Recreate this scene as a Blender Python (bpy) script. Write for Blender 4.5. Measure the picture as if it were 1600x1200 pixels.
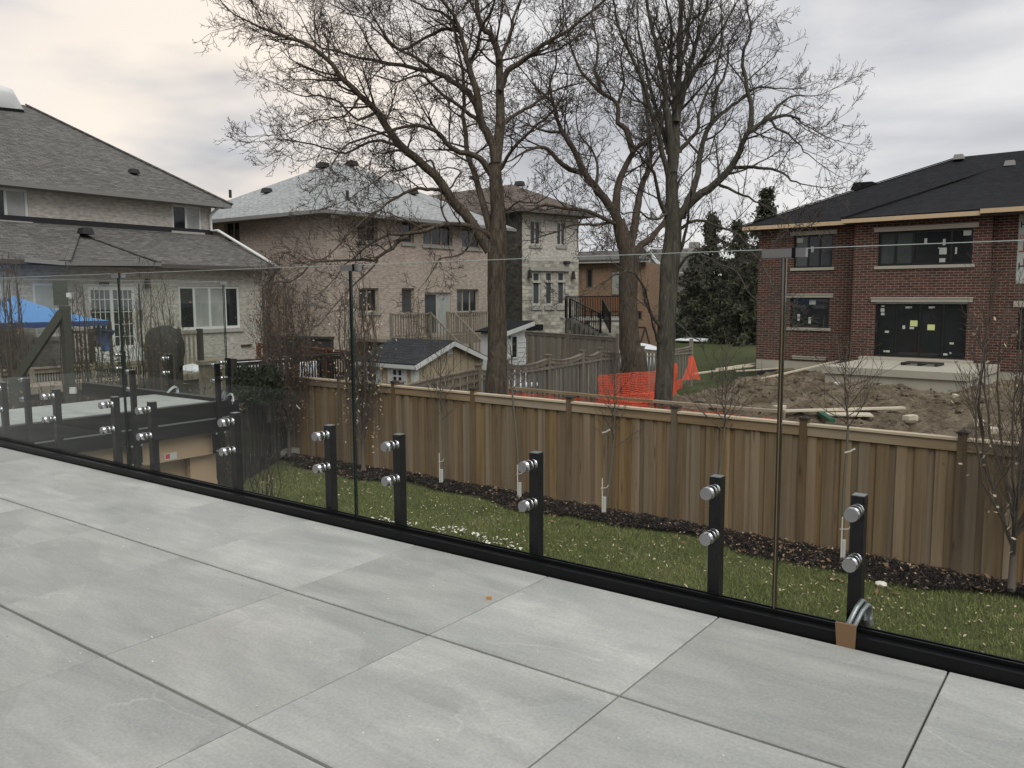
import bpy, math, random
import numpy as np
from mathutils import Vector, Matrix, noise
for o in list(bpy.data.objects): bpy.data.objects.remove(o)
scn = bpy.context.scene
col = scn.collection
rnd = random.Random(7)
# ------------------------------------------------------------------ camera
TS = 0.76
YAW, PIT, ROL, FOC = math.radians(-36.483), math.radians(6.0968), math.radians(-0.2665), 1297.4
CAM = np.array([5.5092*TS, -2.7339*TS, 1.5556*TS])
_f = np.array([math.sin(YAW)*math.cos(PIT), math.cos(YAW)*math.cos(PIT), -math.sin(PIT)])
_r = np.array([math.cos(YAW), -math.sin(YAW), 0.]); _u = np.cross(_r, _f)
_rr = _r*math.cos(ROL)+_u*math.sin(ROL); _uu = -_r*math.sin(ROL)+_u*math.cos(ROL)
cd = bpy.data.cameras.new('camera'); cam = bpy.data.objects.new('camera', cd); col.objects.link(cam)
cam.matrix_world = Matrix([[_rr[i], _uu[i], -_f[i], CAM[i]] for i in range(3)]+[[0, 0, 0, 1]])
cd.sensor_width = 36; cd.lens = FOC/1600*36; cd.clip_start = 0.05; cd.clip_end = 2000
scn.camera = cam
# ------------------------------------------------------------------ world
W = bpy.data.worlds.new('World'); scn.world = W; W.use_nodes = True
nt = W.node_tree; nt.nodes.clear()
def wn(t, **k):
    n = nt.nodes.new(t)
    for a, b in k.items(): setattr(n, a, b)
    return n
SUN_EL, SUN_AZ = math.radians(50), math.radians(128)      # azimuth from +Y towards +X
sky = wn('ShaderNodeTexSky', sky_type='NISHITA', sun_disc=False, sun_elevation=SUN_EL, sun_rotation=SUN_AZ)
tc = wn('ShaderNodeTexCoord')
mp = wn('ShaderNodeMapping'); mp.inputs['Scale'].default_value = (1, 1, 3.2)
nt.links.new(tc.outputs['Generated'], mp.inputs[0])
nz = wn('ShaderNodeTexNoise'); nz.inputs['Scale'].default_value = 2.4; nz.inputs['Detail'].default_value = 8; nz.inputs['Roughness'].default_value = .5
nz.inputs['Distortion'].default_value = .25
nt.links.new(mp.outputs[0], nz.inputs['Vector'])
cr = wn('ShaderNodeValToRGB')
e = cr.color_ramp.elements
e[0].position = .34; e[0].color = (.41, .415, .44, 1)
e[1].position = .62; e[1].color = (.78, .765, .76, 1)
m_ = e.new(.48); m_.color = (.57, .575, .60, 1)
nt.links.new(nz.outputs['Fac'], cr.inputs[0])
# warm thinning of the cloud where the sun stands behind it
sd = wn('ShaderNodeVectorMath', operation='DOT_PRODUCT')
_sa, _se = math.radians(-55), math.radians(10)
sd.inputs[1].default_value = (math.sin(_sa)*math.cos(_se), math.cos(_sa)*math.cos(_se), math.sin(_se))
nrm = wn('ShaderNodeVectorMath', operation='NORMALIZE')
nt.links.new(tc.outputs['Generated'], nrm.inputs[0]); nt.links.new(nrm.outputs[0], sd.inputs[0])
mr = wn('ShaderNodeMapRange', interpolation_type='SMOOTHSTEP'); mr.inputs[1].default_value = .94; mr.inputs[2].default_value = 1.0
mr.inputs[3].default_value = 0; mr.inputs[4].default_value = 1
nt.links.new(sd.outputs['Value'], mr.inputs[0])
nz2 = wn('ShaderNodeTexNoise'); nz2.inputs['Scale'].default_value = 3.2; nz2.inputs['Detail'].default_value = 4
nt.links.new(mp.outputs[0], nz2.inputs['Vector'])
mr2 = wn('ShaderNodeMapRange'); mr2.inputs[1].default_value = .30; mr2.inputs[2].default_value = .56
nt.links.new(nz2.outputs['Fac'], mr2.inputs[0])
mul = wn('ShaderNodeMath', operation='MULTIPLY'); nt.links.new(mr.outputs[0], mul.inputs[0]); nt.links.new(mr2.outputs[0], mul.inputs[1])
mw = wn('ShaderNodeMixRGB'); mw.inputs[2].default_value = (.95, .845, .735, 1)
nt.links.new(mul.outputs[0], mw.inputs[0]); nt.links.new(cr.outputs[0], mw.inputs[1])
bg1 = wn('ShaderNodeBackground'); bg1.inputs[1].default_value = .05
nt.links.new(sky.outputs[0], bg1.inputs[0])
bg2 = wn('ShaderNodeBackground'); bg2.inputs[1].default_value = .84
nt.links.new(mw.outputs[0], bg2.inputs[0])
ms = wn('ShaderNodeMixShader'); ms.inputs[0].default_value = .93
nt.links.new(bg1.outputs[0], ms.inputs[1]); nt.links.new(bg2.outputs[0], ms.inputs[2])
wo = wn('ShaderNodeOutputWorld'); nt.links.new(ms.outputs[0], wo.inputs[0])
sl = bpy.data.lights.new('sun', 'SUN'); sl.energy = 1.5; sl.angle = math.radians(45); sl.color = (1, .975, .94)
so = bpy.data.objects.new('sun', sl); col.objects.link(so)
_sv = Vector((math.sin(SUN_AZ)*math.cos(SUN_EL), math.cos(SUN_AZ)*math.cos(SUN_EL), math.sin(SUN_EL)))
so.rotation_euler = _sv.to_track_quat('Z', 'Y').to_euler(); so.location = (0, 0, 30)
scn.view_settings.view_transform = 'Standard'; scn.view_settings.look = 'None'
scn.view_settings.exposure = .46; scn.view_settings.gamma = 1; scn.view_settings.use_curve_mapping = False
scn.render.engine = 'CYCLES'
scn.cycles.max_bounces = 12; scn.cycles.transparent_max_bounces = 24

# ------------------------------------------------------------------ measuring helpers (place things on known planes)
def ray(x, y): return _f+_rr*(x-800)/FOC-_uu*(y-600)/FOC
def PZ(x, y, z): d = ray(x, y); return CAM+d*(z-CAM[2])/d[2]
def PX(x, y, X): d = ray(x, y); return CAM+d*(X-CAM[0])/d[0]
def PY(x, y, Y): d = ray(x, y); return CAM+d*(Y-CAM[1])/d[1]
def PT(x, y, t): return CAM+ray(x, y)*t
class Plane:
    def __init__(s, P, ang):            # P on the wall, ang = heading of u from +Y towards +X (degrees)
        s.P = np.array([P[0], P[1], 0.]); a = math.radians(ang)
        s.d = np.array([math.sin(a), math.cos(a), 0.]); s.n = np.array([s.d[1], -s.d[0], 0.])
        if (CAM-s.P)@s.n < 0: s.n = -s.n
    def off(s, k, du=0):
        q = Plane.__new__(Plane); q.P = s.P+s.n*k+s.d*du; q.d = s.d; q.n = s.n; return q
    def at(s, u, z, k=0): p = s.P+s.d*u+s.n*k; return np.array([p[0], p[1], z])
    def uz(s, x, y, k=0):
        r = ray(x, y); P = s.P+s.n*k; p = CAM+r*((P-CAM)@s.n)/(r@s.n); return (p-s.P)@s.d, p[2]
    def px(s, x, y, k=0):
        u, z = s.uz(x, y, k); return s.at(u, z, k)
    def rect(s, x0, y0, x1, y1):        # pixel rectangle -> (u0,u1,z0,z1)
        a = s.uz(x0, (y0+y1)/2)[0]; b = s.uz(x1, (y0+y1)/2)[0]
        xm = (x0+x1)/2
        zt = s.uz(xm, y0)[1]; zb = s.uz(xm, y1)[1]
        return min(a, b), max(a, b), min(zt, zb), max(zt, zb)

# ------------------------------------------------------------------ mesh builder
class MB:
    def __init__(s): s.v = []; s.f = []
    def add(s, vs, fs):
        b = len(s.v); s.v.extend([tuple(map(float, q)) for q in vs]); s.f.extend([tuple(i+b for i in q) for q in fs]); return s
    def obox(s, c, ax, ay, az, sx, sy, sz, taper=1.0):
        c = np.array(c, float); ax, ay, az = [np.array(q, float) for q in (ax, ay, az)]
        vs = []
        for k in (-1, 1):
            t = taper if k > 0 else 1
            for i, j in ((-1, -1), (1, -1), (1, 1), (-1, 1)): vs.append(c+ax*i*sx/2*t+ay*j*sy/2*t+az*k*sz/2)
        return s.add(vs, [(3, 2, 1, 0), (4, 5, 6, 7), (0, 1, 5, 4), (1, 2, 6, 5), (2, 3, 7, 6), (3, 0, 4, 7)])
    def box(s, x0, x1, y0, y1, z0, z1):
        return s.obox(((x0+x1)/2, (y0+y1)/2, (z0+z1)/2), (1, 0, 0), (0, 1, 0), (0, 0, 1), x1-x0, y1-y0, z1-z0)
    def pbox(s, pl, u0, u1, z0, z1, k0, k1):   # box in wall frame, k = distance out of the wall
        return s.obox(pl.at((u0+u1)/2, (z0+z1)/2, (k0+k1)/2), pl.d, pl.n, (0, 0, 1), u1-u0, k1-k0, z1-z0)
    def bar(s, a, b, w, h=None, up=(0, 0, 1)):
        a = np.array(a, float); b = np.array(b, float); h = h or w; d = b-a; L = np.linalg.norm(d); d /= L
        sd_ = np.cross(d, up); n = np.linalg.norm(sd_)
        sd_ = sd_/n if n > 1e-5 else np.array([1., 0, 0]); up2 = np.cross(sd_, d)
        return s.obox((a+b)/2, d, sd_, up2, L, w, h)
    def tube(s, pts, rad, n=6, cap=True):
        pts = [np.array(p, float) for p in pts]; m = len(pts)
        if not hasattr(rad, '__len__'): rad = [rad]*m
        vs = []; ref = None
        for i, p in enumerate(pts):
            d = pts[min(i+1, m-1)]-pts[max(i-1, 0)]; d = d/(np.linalg.norm(d)+1e-9)
            if ref is None: ref = np.array([0, 0, 1.]) if abs(d[2]) < .9 else np.array([1., 0, 0])
            a = np.cross(d, ref); a /= np.linalg.norm(a)+1e-9; b = np.cross(d, a); ref = np.cross(a, d)
            for k in range(n):
                t = 2*math.pi*k/n; vs.append(p+(a*math.cos(t)+b*math.sin(t))*rad[i])
        fs = []
        for i in range(m-1):
            for k in range(n): fs.append((i*n+k, i*n+(k+1) % n, (i+1)*n+(k+1) % n, (i+1)*n+k))
        if cap: fs.append(tuple(range(n))); fs.append(tuple((m-1)*n+k for k in reversed(range(n))))
        return s.add(vs, fs)
    def poly(s, pts, th=.06):                   # flat polygon slab, thickness downwards along its normal
        pts = [np.array(p, float) for p in pts]
        n = np.zeros(3)
        for i in range(1, len(pts)-1): n += np.cross(pts[i]-pts[0], pts[i+1]-pts[0])
        n /= np.linalg.norm(n)
        if n[2] < 0: pts = pts[::-1]; n = -n
        k = len(pts); vs = pts+[p-n*th for p in pts]
        fs = [tuple(range(k)), tuple(reversed(range(k, 2*k)))]+[(i+k, (i+1) % k+k, (i+1) % k, i) for i in range(k)]
        return s.add(vs, fs)
def autouv(me):
    uv = me.uv_layers.new(name='UVMap')
    nl = len(me.loops); co = np.zeros(len(me.vertices)*3); me.vertices.foreach_get('co', co); co = co.reshape(-1, 3)
    vi = np.zeros(nl, int); me.loops.foreach_get('vertex_index', vi)
    npy = len(me.polygons); nn = np.zeros(npy*3); me.polygons.foreach_get('normal', nn); nn = nn.reshape(-1, 3)
    lt = np.zeros(npy, int); me.polygons.foreach_get('loop_total', lt)
    n = np.repeat(nn, lt, axis=0)
    t = np.stack([-n[:, 1], n[:, 0], np.zeros(nl)], 1); L = np.linalg.norm(t, axis=1); flat = L < .02
    t[flat] = (1, 0, 0); L[flat] = 1; t /= L[:, None]; b = np.cross(n, t)
    p = co[vi]; out = np.stack([(p*t).sum(1), (p*b).sum(1)], 1)
    uv.data.foreach_set('uv', out.ravel())
def meshof(name, mb, base=(0, 0, 0), mat=None, smooth=False, uv=True):
    me = bpy.data.meshes.new(name); b = np.array(base, float)
    me.from_pydata([(q[0]-b[0], q[1]-b[1], q[2]-b[2]) for q in mb.v], [], mb.f)
    if mat: me.materials.append(mat)
    me.update()
    if uv: autouv(me)
    if smooth: me.polygons.foreach_set('use_smooth', [True]*len(me.polygons))
    return me
def rootof(o):
    while o.parent: o = o.parent
    return o
def tag(o, label=None, cat=None, group=None, kind=None):
    if label: o['label'] = label
    if cat: o['category'] = cat
    if group: o['group'] = group
    if kind: o['kind'] = kind
    return o
def thing(name, label, cat, loc, group=None):
    o = bpy.data.objects.new(name, None); col.objects.link(o); o.location = [float(q) for q in loc]
    o.empty_display_size = .2
    return tag(o, label, cat, group)
def mk(name, mb, mat, parent=None, label=None, cat=None, group=None, kind=None, base=None, smooth=False):
    if parent is not None: b = np.array(rootof(parent).location)
    elif base is not None: b = np.array(base, float)
    else:
        a = np.array(mb.v); b = np.array([(a[:, 0].min()+a[:, 0].max())/2, (a[:, 1].min()+a[:, 1].max())/2, a[:, 2].min()])
    o = bpy.data.objects.new(name, meshof(name, mb, b, mat, smooth)); col.objects.link(o)
    if parent is not None: o.parent = parent
    else: o.location = b
    return tag(o, label, cat, group, kind)
def inst(name, me, parent, loc, rz=0, sc=(1, 1, 1)):      # shared mesh, placed at world loc under a thing (or under a part at the thing's origin)
    o = bpy.data.objects.new(name, me); col.objects.link(o); o.parent = parent
    b = rootof(parent).location
    o.location = (loc[0]-b[0], loc[1]-b[1], loc[2]-b[2]); o.rotation_euler = (0, 0, rz); o.scale = sc
    return o

# ------------------------------------------------------------------ materials
def newmat(name):
    m = bpy.data.materials.new(name); m.use_nodes = True; t = m.node_tree; t.nodes.clear()
    out = t.nodes.new('ShaderNodeOutputMaterial'); b = t.nodes.new('ShaderNodeBsdfPrincipled'); t.links.new(b.outputs[0], out.inputs[0])
    return m, t, b
def N(t, ty, inp=None, **k):
    n = t.nodes.new(ty)
    for a, b in k.items(): setattr(n, a, b)
    for a, b in (inp or {}).items():
        if hasattr(b, 'is_output') or isinstance(b, bpy.types.NodeSocket): t.links.new(b, n.inputs[a])
        else: n.inputs[a].default_value = b
    return n
def c4(c): return (c[0], c[1], c[2], 1)
def ramp(t, fac, stops):
    r = t.nodes.new('ShaderNodeValToRGB'); t.links.new(fac, r.inputs[0]); el = r.color_ramp.elements
    while len(el) < len(stops): el.new(.5)
    for q, (p, c) in zip(el, stops): q.position = p; q.color = c4(c)
    return r.outputs[0]
def mix(t, fac, a, b, mode='MIX'):
    n = t.nodes.new('ShaderNodeMixRGB'); n.blend_type = mode
    for i, q in ((0, fac), (1, a), (2, b)):
        if isinstance(q, bpy.types.NodeSocket): t.links.new(q, n.inputs[i])
        elif i == 0: n.inputs[0].default_value = q
        else: n.inputs[i].default_value = c4(q)
    return n.outputs[0]
def coord(t, kind='Object', scale=(1, 1, 1)):
    c = t.nodes.new('ShaderNodeTexCoord'); m = t.nodes.new('ShaderNodeMapping'); m.inputs['Scale'].default_value = scale
    t.links.new(c.outputs[kind], m.inputs[0]); return m.outputs[0]
def noi(t, v, s, d=4, r=.55, dist=0): return N(t, 'ShaderNodeTexNoise', {'Vector': v, 'Scale': s, 'Detail': d, 'Roughness': r, 'Distortion': dist}).outputs['Fac']
def bump(t, b, h, st=.3, dist=.01):
    n = N(t, 'ShaderNodeBump', {'Height': h, 'Strength': st, 'Distance': dist}); t.links.new(n.outputs[0], b.inputs['Normal'])
def setc(t, b, c, rough=.7, spec=None, metal=0):
    if isinstance(c, bpy.types.NodeSocket): t.links.new(c, b.inputs['Base Color'])
    else: b.inputs['Base Color'].default_value = c4(c)
    if isinstance(rough, bpy.types.NodeSocket): t.links.new(rough, b.inputs['Roughness'])
    else: b.inputs['Roughness'].default_value = rough
    b.inputs['Metallic'].default_value = metal
    if spec is not None: b.inputs['Specular IOR Level'].default_value = spec
M = {}
def plain(k, c, rough=.6, metal=0, var=.12, sc=6, spec=None, bs=.15):
    m, t, b = newmat(k); v = coord(t); f = noi(t, v, sc, 5)
    cc = mix(t, f, [q*(1-var) for q in c], [min(1, q*(1+var)) for q in c]); setc(t, b, cc, rough, spec, metal)
    if bs: bump(t, b, noi(t, v, sc*6, 3), bs, .004)
    M[k] = m; return m
plain('black_metal', (.0055, .006, .0065), .38, 0, .1, 5, .22, .03)
plain('steel', (.62, .62, .63), .22, 1, .05, 10, None, 0)
plain('brushed', (.42, .42, .43), .42, 1, .08, 60, None, 0)
plain('zinc', (.36, .39, .39), .42, .9, .15, 30)
plain('white_paint', (.68, .69, .67), .5, 0, .05, 3)
plain('cream_trim', (.42, .40, .36), .6, 0, .06, 3)
plain('gutter_grey', (.22, .215, .20), .5, 0, .08, 3)
plain('gutter_dark', (.09, .08, .07), .5, 0, .08, 3)
plain('black_frame', (.010, .011, .011), .4, 0, .05, 3)
plain('tan_board', (.40, .29, .18), .65, 0, .07, 2.5)
plain('concrete', (.34, .33, .29), .9, 0, .18, 2.2)
plain('concrete_pale', (.43, .40, .33), .9, 0, .15, 2.2)
plain('tar', (.02, .021, .024), .8)
plain('lumber', (.56, .42, .26), .7, 0, .12, 4)
plain('pale_lumber', (.56, .49, .38), .75, 0, .12, 4)
plain('chip', (.50, .26, .10), .7)
plain('orange', (.78, .12, .06), .6, 0, .1, 4)
plain('blue', (.11, .27, .56), .7, 0, .06, 3)
plain('blue_dark', (.025, .055, .17), .7, 0, .1, 3)
plain('white_tarp', (.72, .74, .75), .6, 0, .08, 3)
plain('lit_cap_wood', (.58, .48, .35), .75, 0, .15, 3); plain('shim', (.20, .12, .06), .8); plain('snow', (.8, .82, .84), .6, 0, .05, 3)  # cap wood: rail timber lightened to imitate highlights along the fence top
plain('shed_tan', (.47, .39, .26), .7, 0, .08, 1.5)
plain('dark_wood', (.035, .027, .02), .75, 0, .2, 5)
plain('red_wood', (.10, .035, .018), .7, 0, .2, 5)
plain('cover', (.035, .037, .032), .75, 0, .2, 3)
plain('mortar', (.30, .29, .27), .9)
plain('stone_grey', (.30, .29, .26), .9, 0, .25, 3)
plain('paper', (.50, .52, .49), .7, 0, .03)
plain('yellow_paper', (.66, .70, .30), .7, 0, .03)
plain('red_print', (.50, .05, .06), .7, 0, .03)
plain('green_plastic', (.015, .09, .05), .5)
plain('guard', (.50, .50, .47), .6)
plain('curtain', (.36, .40, .37), .9, 0, .15, 6)
plain('terracotta', (.26, .12, .06), .8)
plain('leaf_brown', (.20, .115, .06), .8, 0, .4, 3)
plain('leaf_pale', (.50, .40, .27), .8, 0, .35, 3)
plain('litter_white', (.72, .69, .60), .8, 0, .1, 3)
plain('vent_dark', (.02, .02, .02), .6)
# window pane: dark room behind a real reflecting sheet
for k, c, s in (('pane', (.018, .021, .022), .5), ('pane_mid', (.06, .068, .07), .5), ('pane_pale', (.36, .37, .35), .5)):
    m, t, b = newmat(k); v = coord(t); f = noi(t, v, 1.3, 3)
    setc(t, b, mix(t, f, [q*.6 for q in c], [q*1.5 for q in c]), .04, s); M[k] = m
# clear rail glass, faint green body
m = bpy.data.materials.new('rail_glass'); m.use_nodes = True; t = m.node_tree; t.nodes.clear()
tr = N(t, 'ShaderNodeBsdfTransparent', {'Color': (.972, .984, .977, 1)}); gl = N(t, 'ShaderNodeBsdfGlossy', {'Color': (1, 1, 1, 1), 'Roughness': 0.0})
ge = N(t, 'ShaderNodeNewGeometry'); io = N(t, 'ShaderNodeMapRange', {0: ge.outputs['Backfacing'], 3: 1.21, 4: 1/1.21}); lw = N(t, 'ShaderNodeFresnel', {'IOR': io.outputs[0]}); mx = N(t, 'ShaderNodeMixShader', {0: lw.outputs[0], 1: tr.outputs[0], 2: gl.outputs[0]})
N(t, 'ShaderNodeOutputMaterial', {0: mx.outputs[0]}); M['glass'] = m
m, t, b = newmat('glass_edge'); setc(t, b, (.012, .026, .022), .2, .5); M['glass_edge'] = m
# paving tile: flamed grey porcelain with clouds, veins, flecks; each tile different
m, t, b = newmat('tile')
oi = N(t, 'ShaderNodeObjectInfo'); v0 = coord(t)
off = N(t, 'ShaderNodeVectorMath', {0: v0}, operation='ADD'); s_ = N(t, 'ShaderNodeVectorMath', {0: oi.outputs['Random']}, operation='SCALE'); 
cmb = N(t, 'ShaderNodeCombineXYZ', {0: oi.outputs['Random'], 1: oi.outputs['Random']})
sc_ = N(t, 'ShaderNodeVectorMath', {0: cmb.outputs[0], 'Scale': 37.0}, operation='SCALE'); t.links.new(sc_.outputs[0], off.inputs[1]); v = off.outputs[0]
mpv = N(t, 'ShaderNodeMapping', {'Vector': v, 'Rotation': (0, 0, .6), 'Scale': (1, 2.6, 1)}); vs_ = mpv.outputs[0]
a = noi(t, vs_, 1.5, 8, .55, .7)
base = ramp(t, a, [(.3, (.315, .326, .310)), (.5, (.378, .385, .362)), (.68, (.45, .455, .425))])
warm = noi(t, v, .8, 3); base = mix(t, N(t, 'ShaderNodeMapRange', {0: warm, 1: .5, 2: .75, 3: 0, 4: .4}).outputs[0], base, (.44, .425, .385))
vein = N(t, 'ShaderNodeTexVoronoi', {'Vector': N(t, 'ShaderNodeVectorMath', {0: vs_, 1: N(t, 'ShaderNodeVectorMath', {0: N(t, 'ShaderNodeTexNoise', {'Vector': vs_, 'Scale': 2.0, 'Detail': 4.}).outputs['Color'], 'Scale': .5}, operation='SCALE').outputs[0]}, operation='ADD').outputs[0], 'Scale': 1.5}, feature='DISTANCE_TO_EDGE')
vf = N(t, 'ShaderNodeMapRange', {0: vein.outputs['Distance'], 1: 0., 2: .016, 3: .4, 4: 0.}).outputs[0]
vm = N(t, 'ShaderNodeMath', {0: vf, 1: N(t, 'ShaderNodeMapRange', {0: noi(t, v, 2.2, 2), 1: .5, 2: .62}).outputs[0]}, operation='MULTIPLY').outputs[0]
base = mix(t, vm, base, (.56, .55, .52))
cell = N(t, 'ShaderNodeTexVoronoi', {'Vector': vs_, 'Scale': 1.1, 'Randomness': 1.}).outputs['Color']
cb = N(t, 'ShaderNodeSeparateColor', {0: cell}).outputs[0]; base = mix(t, .16, base, ramp(t, cb, [(0, (.3, .3, .3)), (1, (.7, .7, .7))]), 'OVERLAY')
strk = noi(t, N(t, 'ShaderNodeMapping', {'Vector': v, 'Rotation': (0, 0, .75), 'Scale': (1.2, 9, 1)}).outputs[0], 2.2, 9, .68, .6); base = mix(t, .32, base, ramp(t, strk, [(.32, (.40, .40, .40)), (.5, (.5, .5, .5)), (.66, (.60, .60, .60))]), 'OVERLAY'); fine = noi(t, v, 90, 3, .7); base = mix(t, .42, base, ramp(t, fine, [(.3, (.3, .3, .3)), (.7, (.62, .62, .62))]), 'OVERLAY')
fl = noi(t, v, 16, 5, .7); base = mix(t, N(t, 'ShaderNodeMapRange', {0: fl, 1: .60, 2: .75, 3: 0, 4: .3}).outputs[0], base, (.52, .51, .48))
rv = N(t, 'ShaderNodeMapRange', {0: oi.outputs['Random'], 1: 0, 2: 1, 3: .90, 4: 1.06}); hs = N(t, 'ShaderNodeHueSaturation', {'Color': base, 'Value': rv.outputs[0]})
spk = N(t, 'ShaderNodeTexVoronoi', {'Vector': v, 'Scale': 9.}); sf = N(t, 'ShaderNodeMath', {0: spk.outputs['Distance'], 1: .035}, operation='LESS_THAN')
pick = N(t, 'ShaderNodeMath', {0: N(t, 'ShaderNodeSeparateColor', {0: spk.outputs['Color']}).outputs[0], 1: .72}, operation='GREATER_THAN')
sp = N(t, 'ShaderNodeMath', {0: sf.outputs[0], 1: pick.outputs[0]}, operation='MULTIPLY')
colr = mix(t, sp.outputs[0], hs.outputs[0], (.10, .095, .085))
stn = noi(t, coord(t, 'Object', (1, 1, 1)), 5.5, 8, .75); colr = mix(t, N(t, 'ShaderNodeMapRange', {0: stn, 1: .52, 2: .72, 3: 0, 4: .35}).outputs[0], colr, (.27, .28, .27)); setc(t, b, colr, N(t, 'ShaderNodeMapRange', {0: a, 1: .3, 2: .7, 3: .5, 4: .62}).outputs[0], .4); bump(t, b, mix(t, .5, fine, a), .12, .004); M['tile'] = m
# brick family (uv in metres)
def brick(k, c1, c2, mort, w=.30, h=.10, ms=.010, dark=None, bs=.5):
    m, t, b = newmat(k); v = coord(t, 'UV')
    br = N(t, 'ShaderNodeTexBrick', {'Vector': v, 'Color1': c4(c1), 'Color2': c4(c2), 'Mortar': c4(mort), 'Scale': 1., 'Mortar Size': ms, 'Mortar Smooth': .2, 'Bias': 0., 'Brick Width': w, 'Row Height': h})
    c = br.outputs['Color']
    big = noi(t, coord(t, 'Object'), .45, 5, .6); c = mix(t, .35, c, ramp(t, big, [(.3, (.38, .38, .38)), (.7, (.62, .62, .62))]), 'OVERLAY')
    cellv = N(t, 'ShaderNodeTexNoise', {'Vector': coord(t, 'UV', (1/w, 1/h*.9, 1)), 'Scale': 1.3, 'Detail': 3.}); c = mix(t, .45, c, ramp(t, cellv.outputs['Fac'], [(.35, dark or (.25, .25, .25)), (.65, (.68, .68, .68))]), 'OVERLAY')
    setc(t, b, c, .88, .2); bump(t, b, br.outputs['Fac'], -bs, .012); M[k] = m
brick('brick_red', (.130, .048, .034), (.070, .030, .024), (.225, .195, .165), .30, .10, .013)
brick('brick_tan', (.43, .355, .30), (.345, .28, .235), (.44, .39, .34), .27, .09, .009)
brick('brick_grey', (.53, .495, .435), (.455, .425, .375), (.46, .43, .38), .27, .09, .009)
brick('brick_orange', (.27, .165, .105), (.21, .13, .085), (.28, .21, .15), .25, .09, .008)
brick('stone', (.50, .465, .40), (.24, .22, .185), (.30, .28, .24), .46, .20, .016, None, .8)
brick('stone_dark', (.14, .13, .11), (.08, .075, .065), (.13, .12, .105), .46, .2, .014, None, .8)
def shingle(k, c1, c2, w=.33, h=.14):
    m, t, b = newmat(k); v = coord(t, 'UV')
    br = N(t, 'ShaderNodeTexBrick', {'Vector': v, 'Color1': c4(c1), 'Color2': c4(c2), 'Mortar': c4([q*.45 for q in c2]), 'Scale': 1., 'Mortar Size': .009, 'Mortar Smooth': .3, 'Bias': 0., 'Brick Width': w, 'Row Height': h})
    n1 = noi(t, coord(t, 'UV', (2.2, 6, 1)), 1.6, 4, .7); c = mix(t, .8, br.outputs['Color'], ramp(t, n1, [(.35, (.3, .3, .3)), (.65, (.7, .7, .7))]), 'OVERLAY')
    n2 = noi(t, coord(t, 'UV'), .35, 3); c = mix(t, .4, c, ramp(t, n2, [(.3, (.4, .4, .4)), (.7, (.6, .6, .6))]), 'OVERLAY')
    gr = noi(t, coord(t, 'UV'), 40, 2, .7); c = mix(t, .4, c, ramp(t, gr, [(.3, (.35, .35, .35)), (.7, (.65, .65, .65))]), 'OVERLAY')
    setc(t, b, c, .92, .2); bump(t, b, br.outputs['Fac'], -.5, .015); M[k] = m
shingle('shingle_grey', (.155, .15, .140), (.105, .101, .095))
shingle('shingle_light', (.37, .385, .38), (.30, .315, .31))
shingle('shingle_brown', (.15, .122, .102), (.115, .093, .077))
shingle('shingle_slate', (.062, .066, .072), (.042, .045, .050))
shingle('shingle_black', (.020, .021, .023), (.014, .0145, .016), .33, .14)
# timber with grain running along z (boards) ; tone differs per object
def timber(k, c1, c2, grey, sc=(14, 14, 1.0), knots=True, spread=(.80, 1.14)):
    m, t, b = newmat(k); oi = N(t, 'ShaderNodeObjectInfo'); v0 = coord(t, 'Object', sc)
    cmb = N(t, 'ShaderNodeCombineXYZ', {2: N(t, 'ShaderNodeMath', {0: oi.outputs['Random'], 1: 61.}, operation='MULTIPLY').outputs[0]})
    v = N(t, 'ShaderNodeVectorMath', {0: v0, 1: cmb.outputs[0]}, operation='ADD').outputs[0]
    g = noi(t, v, 1.0, 6, .6, .8); c = ramp(t, g, [(.3, c2), (.7, c1)])
    g2 = noi(t, v, .35, 3, .6, .4); c = mix(t, N(t, 'ShaderNodeMapRange', {0: g2, 1: .45, 2: .7, 3: 0, 4: .8}).outputs[0], c, grey)
    if knots:
        kv = N(t, 'ShaderNodeTexVoronoi', {'Vector': N(t, 'ShaderNodeVectorMath', {0: v, 1: (.6, .6, 1.6)}, operation='MULTIPLY').outputs[0], 'Scale': .9})
        kf = N(t, 'ShaderNodeMapRange', {0: kv.outputs['Distance'], 1: .05, 2: .13, 3: .7, 4: 0}).outputs[0]; c = mix(t, kf, c, [q*.45 for q in c2])
    hs = N(t, 'ShaderNodeHueSaturation', {'Color': c, 'Value': N(t, 'ShaderNodeMapRange', {0: oi.outputs['Random'], 3: spread[0], 4: spread[1]}).outputs[0],
        'Saturation': N(t, 'ShaderNodeMapRange', {0: N(t, 'ShaderNodeMath', {0: N(t, 'ShaderNodeMath', {0: oi.outputs['Random'], 1: 7.3}, operation='MULTIPLY').outputs[0]}, operation='FRACT').outputs[0], 3: .75, 4: 1.1}).outputs[0]})
    setc(t, b, hs.outputs[0], .85, .2); bump(t, b, g, .35, .004); M[k] = m
timber('fence_board', (.285, .190, .095), (.165, .105, .050), (.33, .25, .16))
timber('fence_post', (.185, .122, .062), (.11, .07, .035), (.20, .15, .10), (10, 10, 1), True, (.9, 1.1))
timber('fence_rail', (.36, .265, .165), (.24, .165, .098), (.42, .34, .25), (1, 1, 12), False, (.9, 1.1))
timber('old_picket', (.22, .205, .175), (.13, .12, .10), (.28, .265, .235), (14, 14, 1), False)
timber('old_fence_tan', (.25, .21, .165), (.17, .14, .11), (.28, .25, .205), (12, 12, 1), False, (.85, 1.12))
timber('dark_fence', (.055, .051, .045), (.03, .028, .025), (.07, .066, .06), (12, 12, 1), False, (.85, 1.1))
timber('deck_wood', (.27, .235, .175), (.18, .15, .11), (.30, .27, .22), (10, 10, 1), False, (.85, 1.1))
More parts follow.
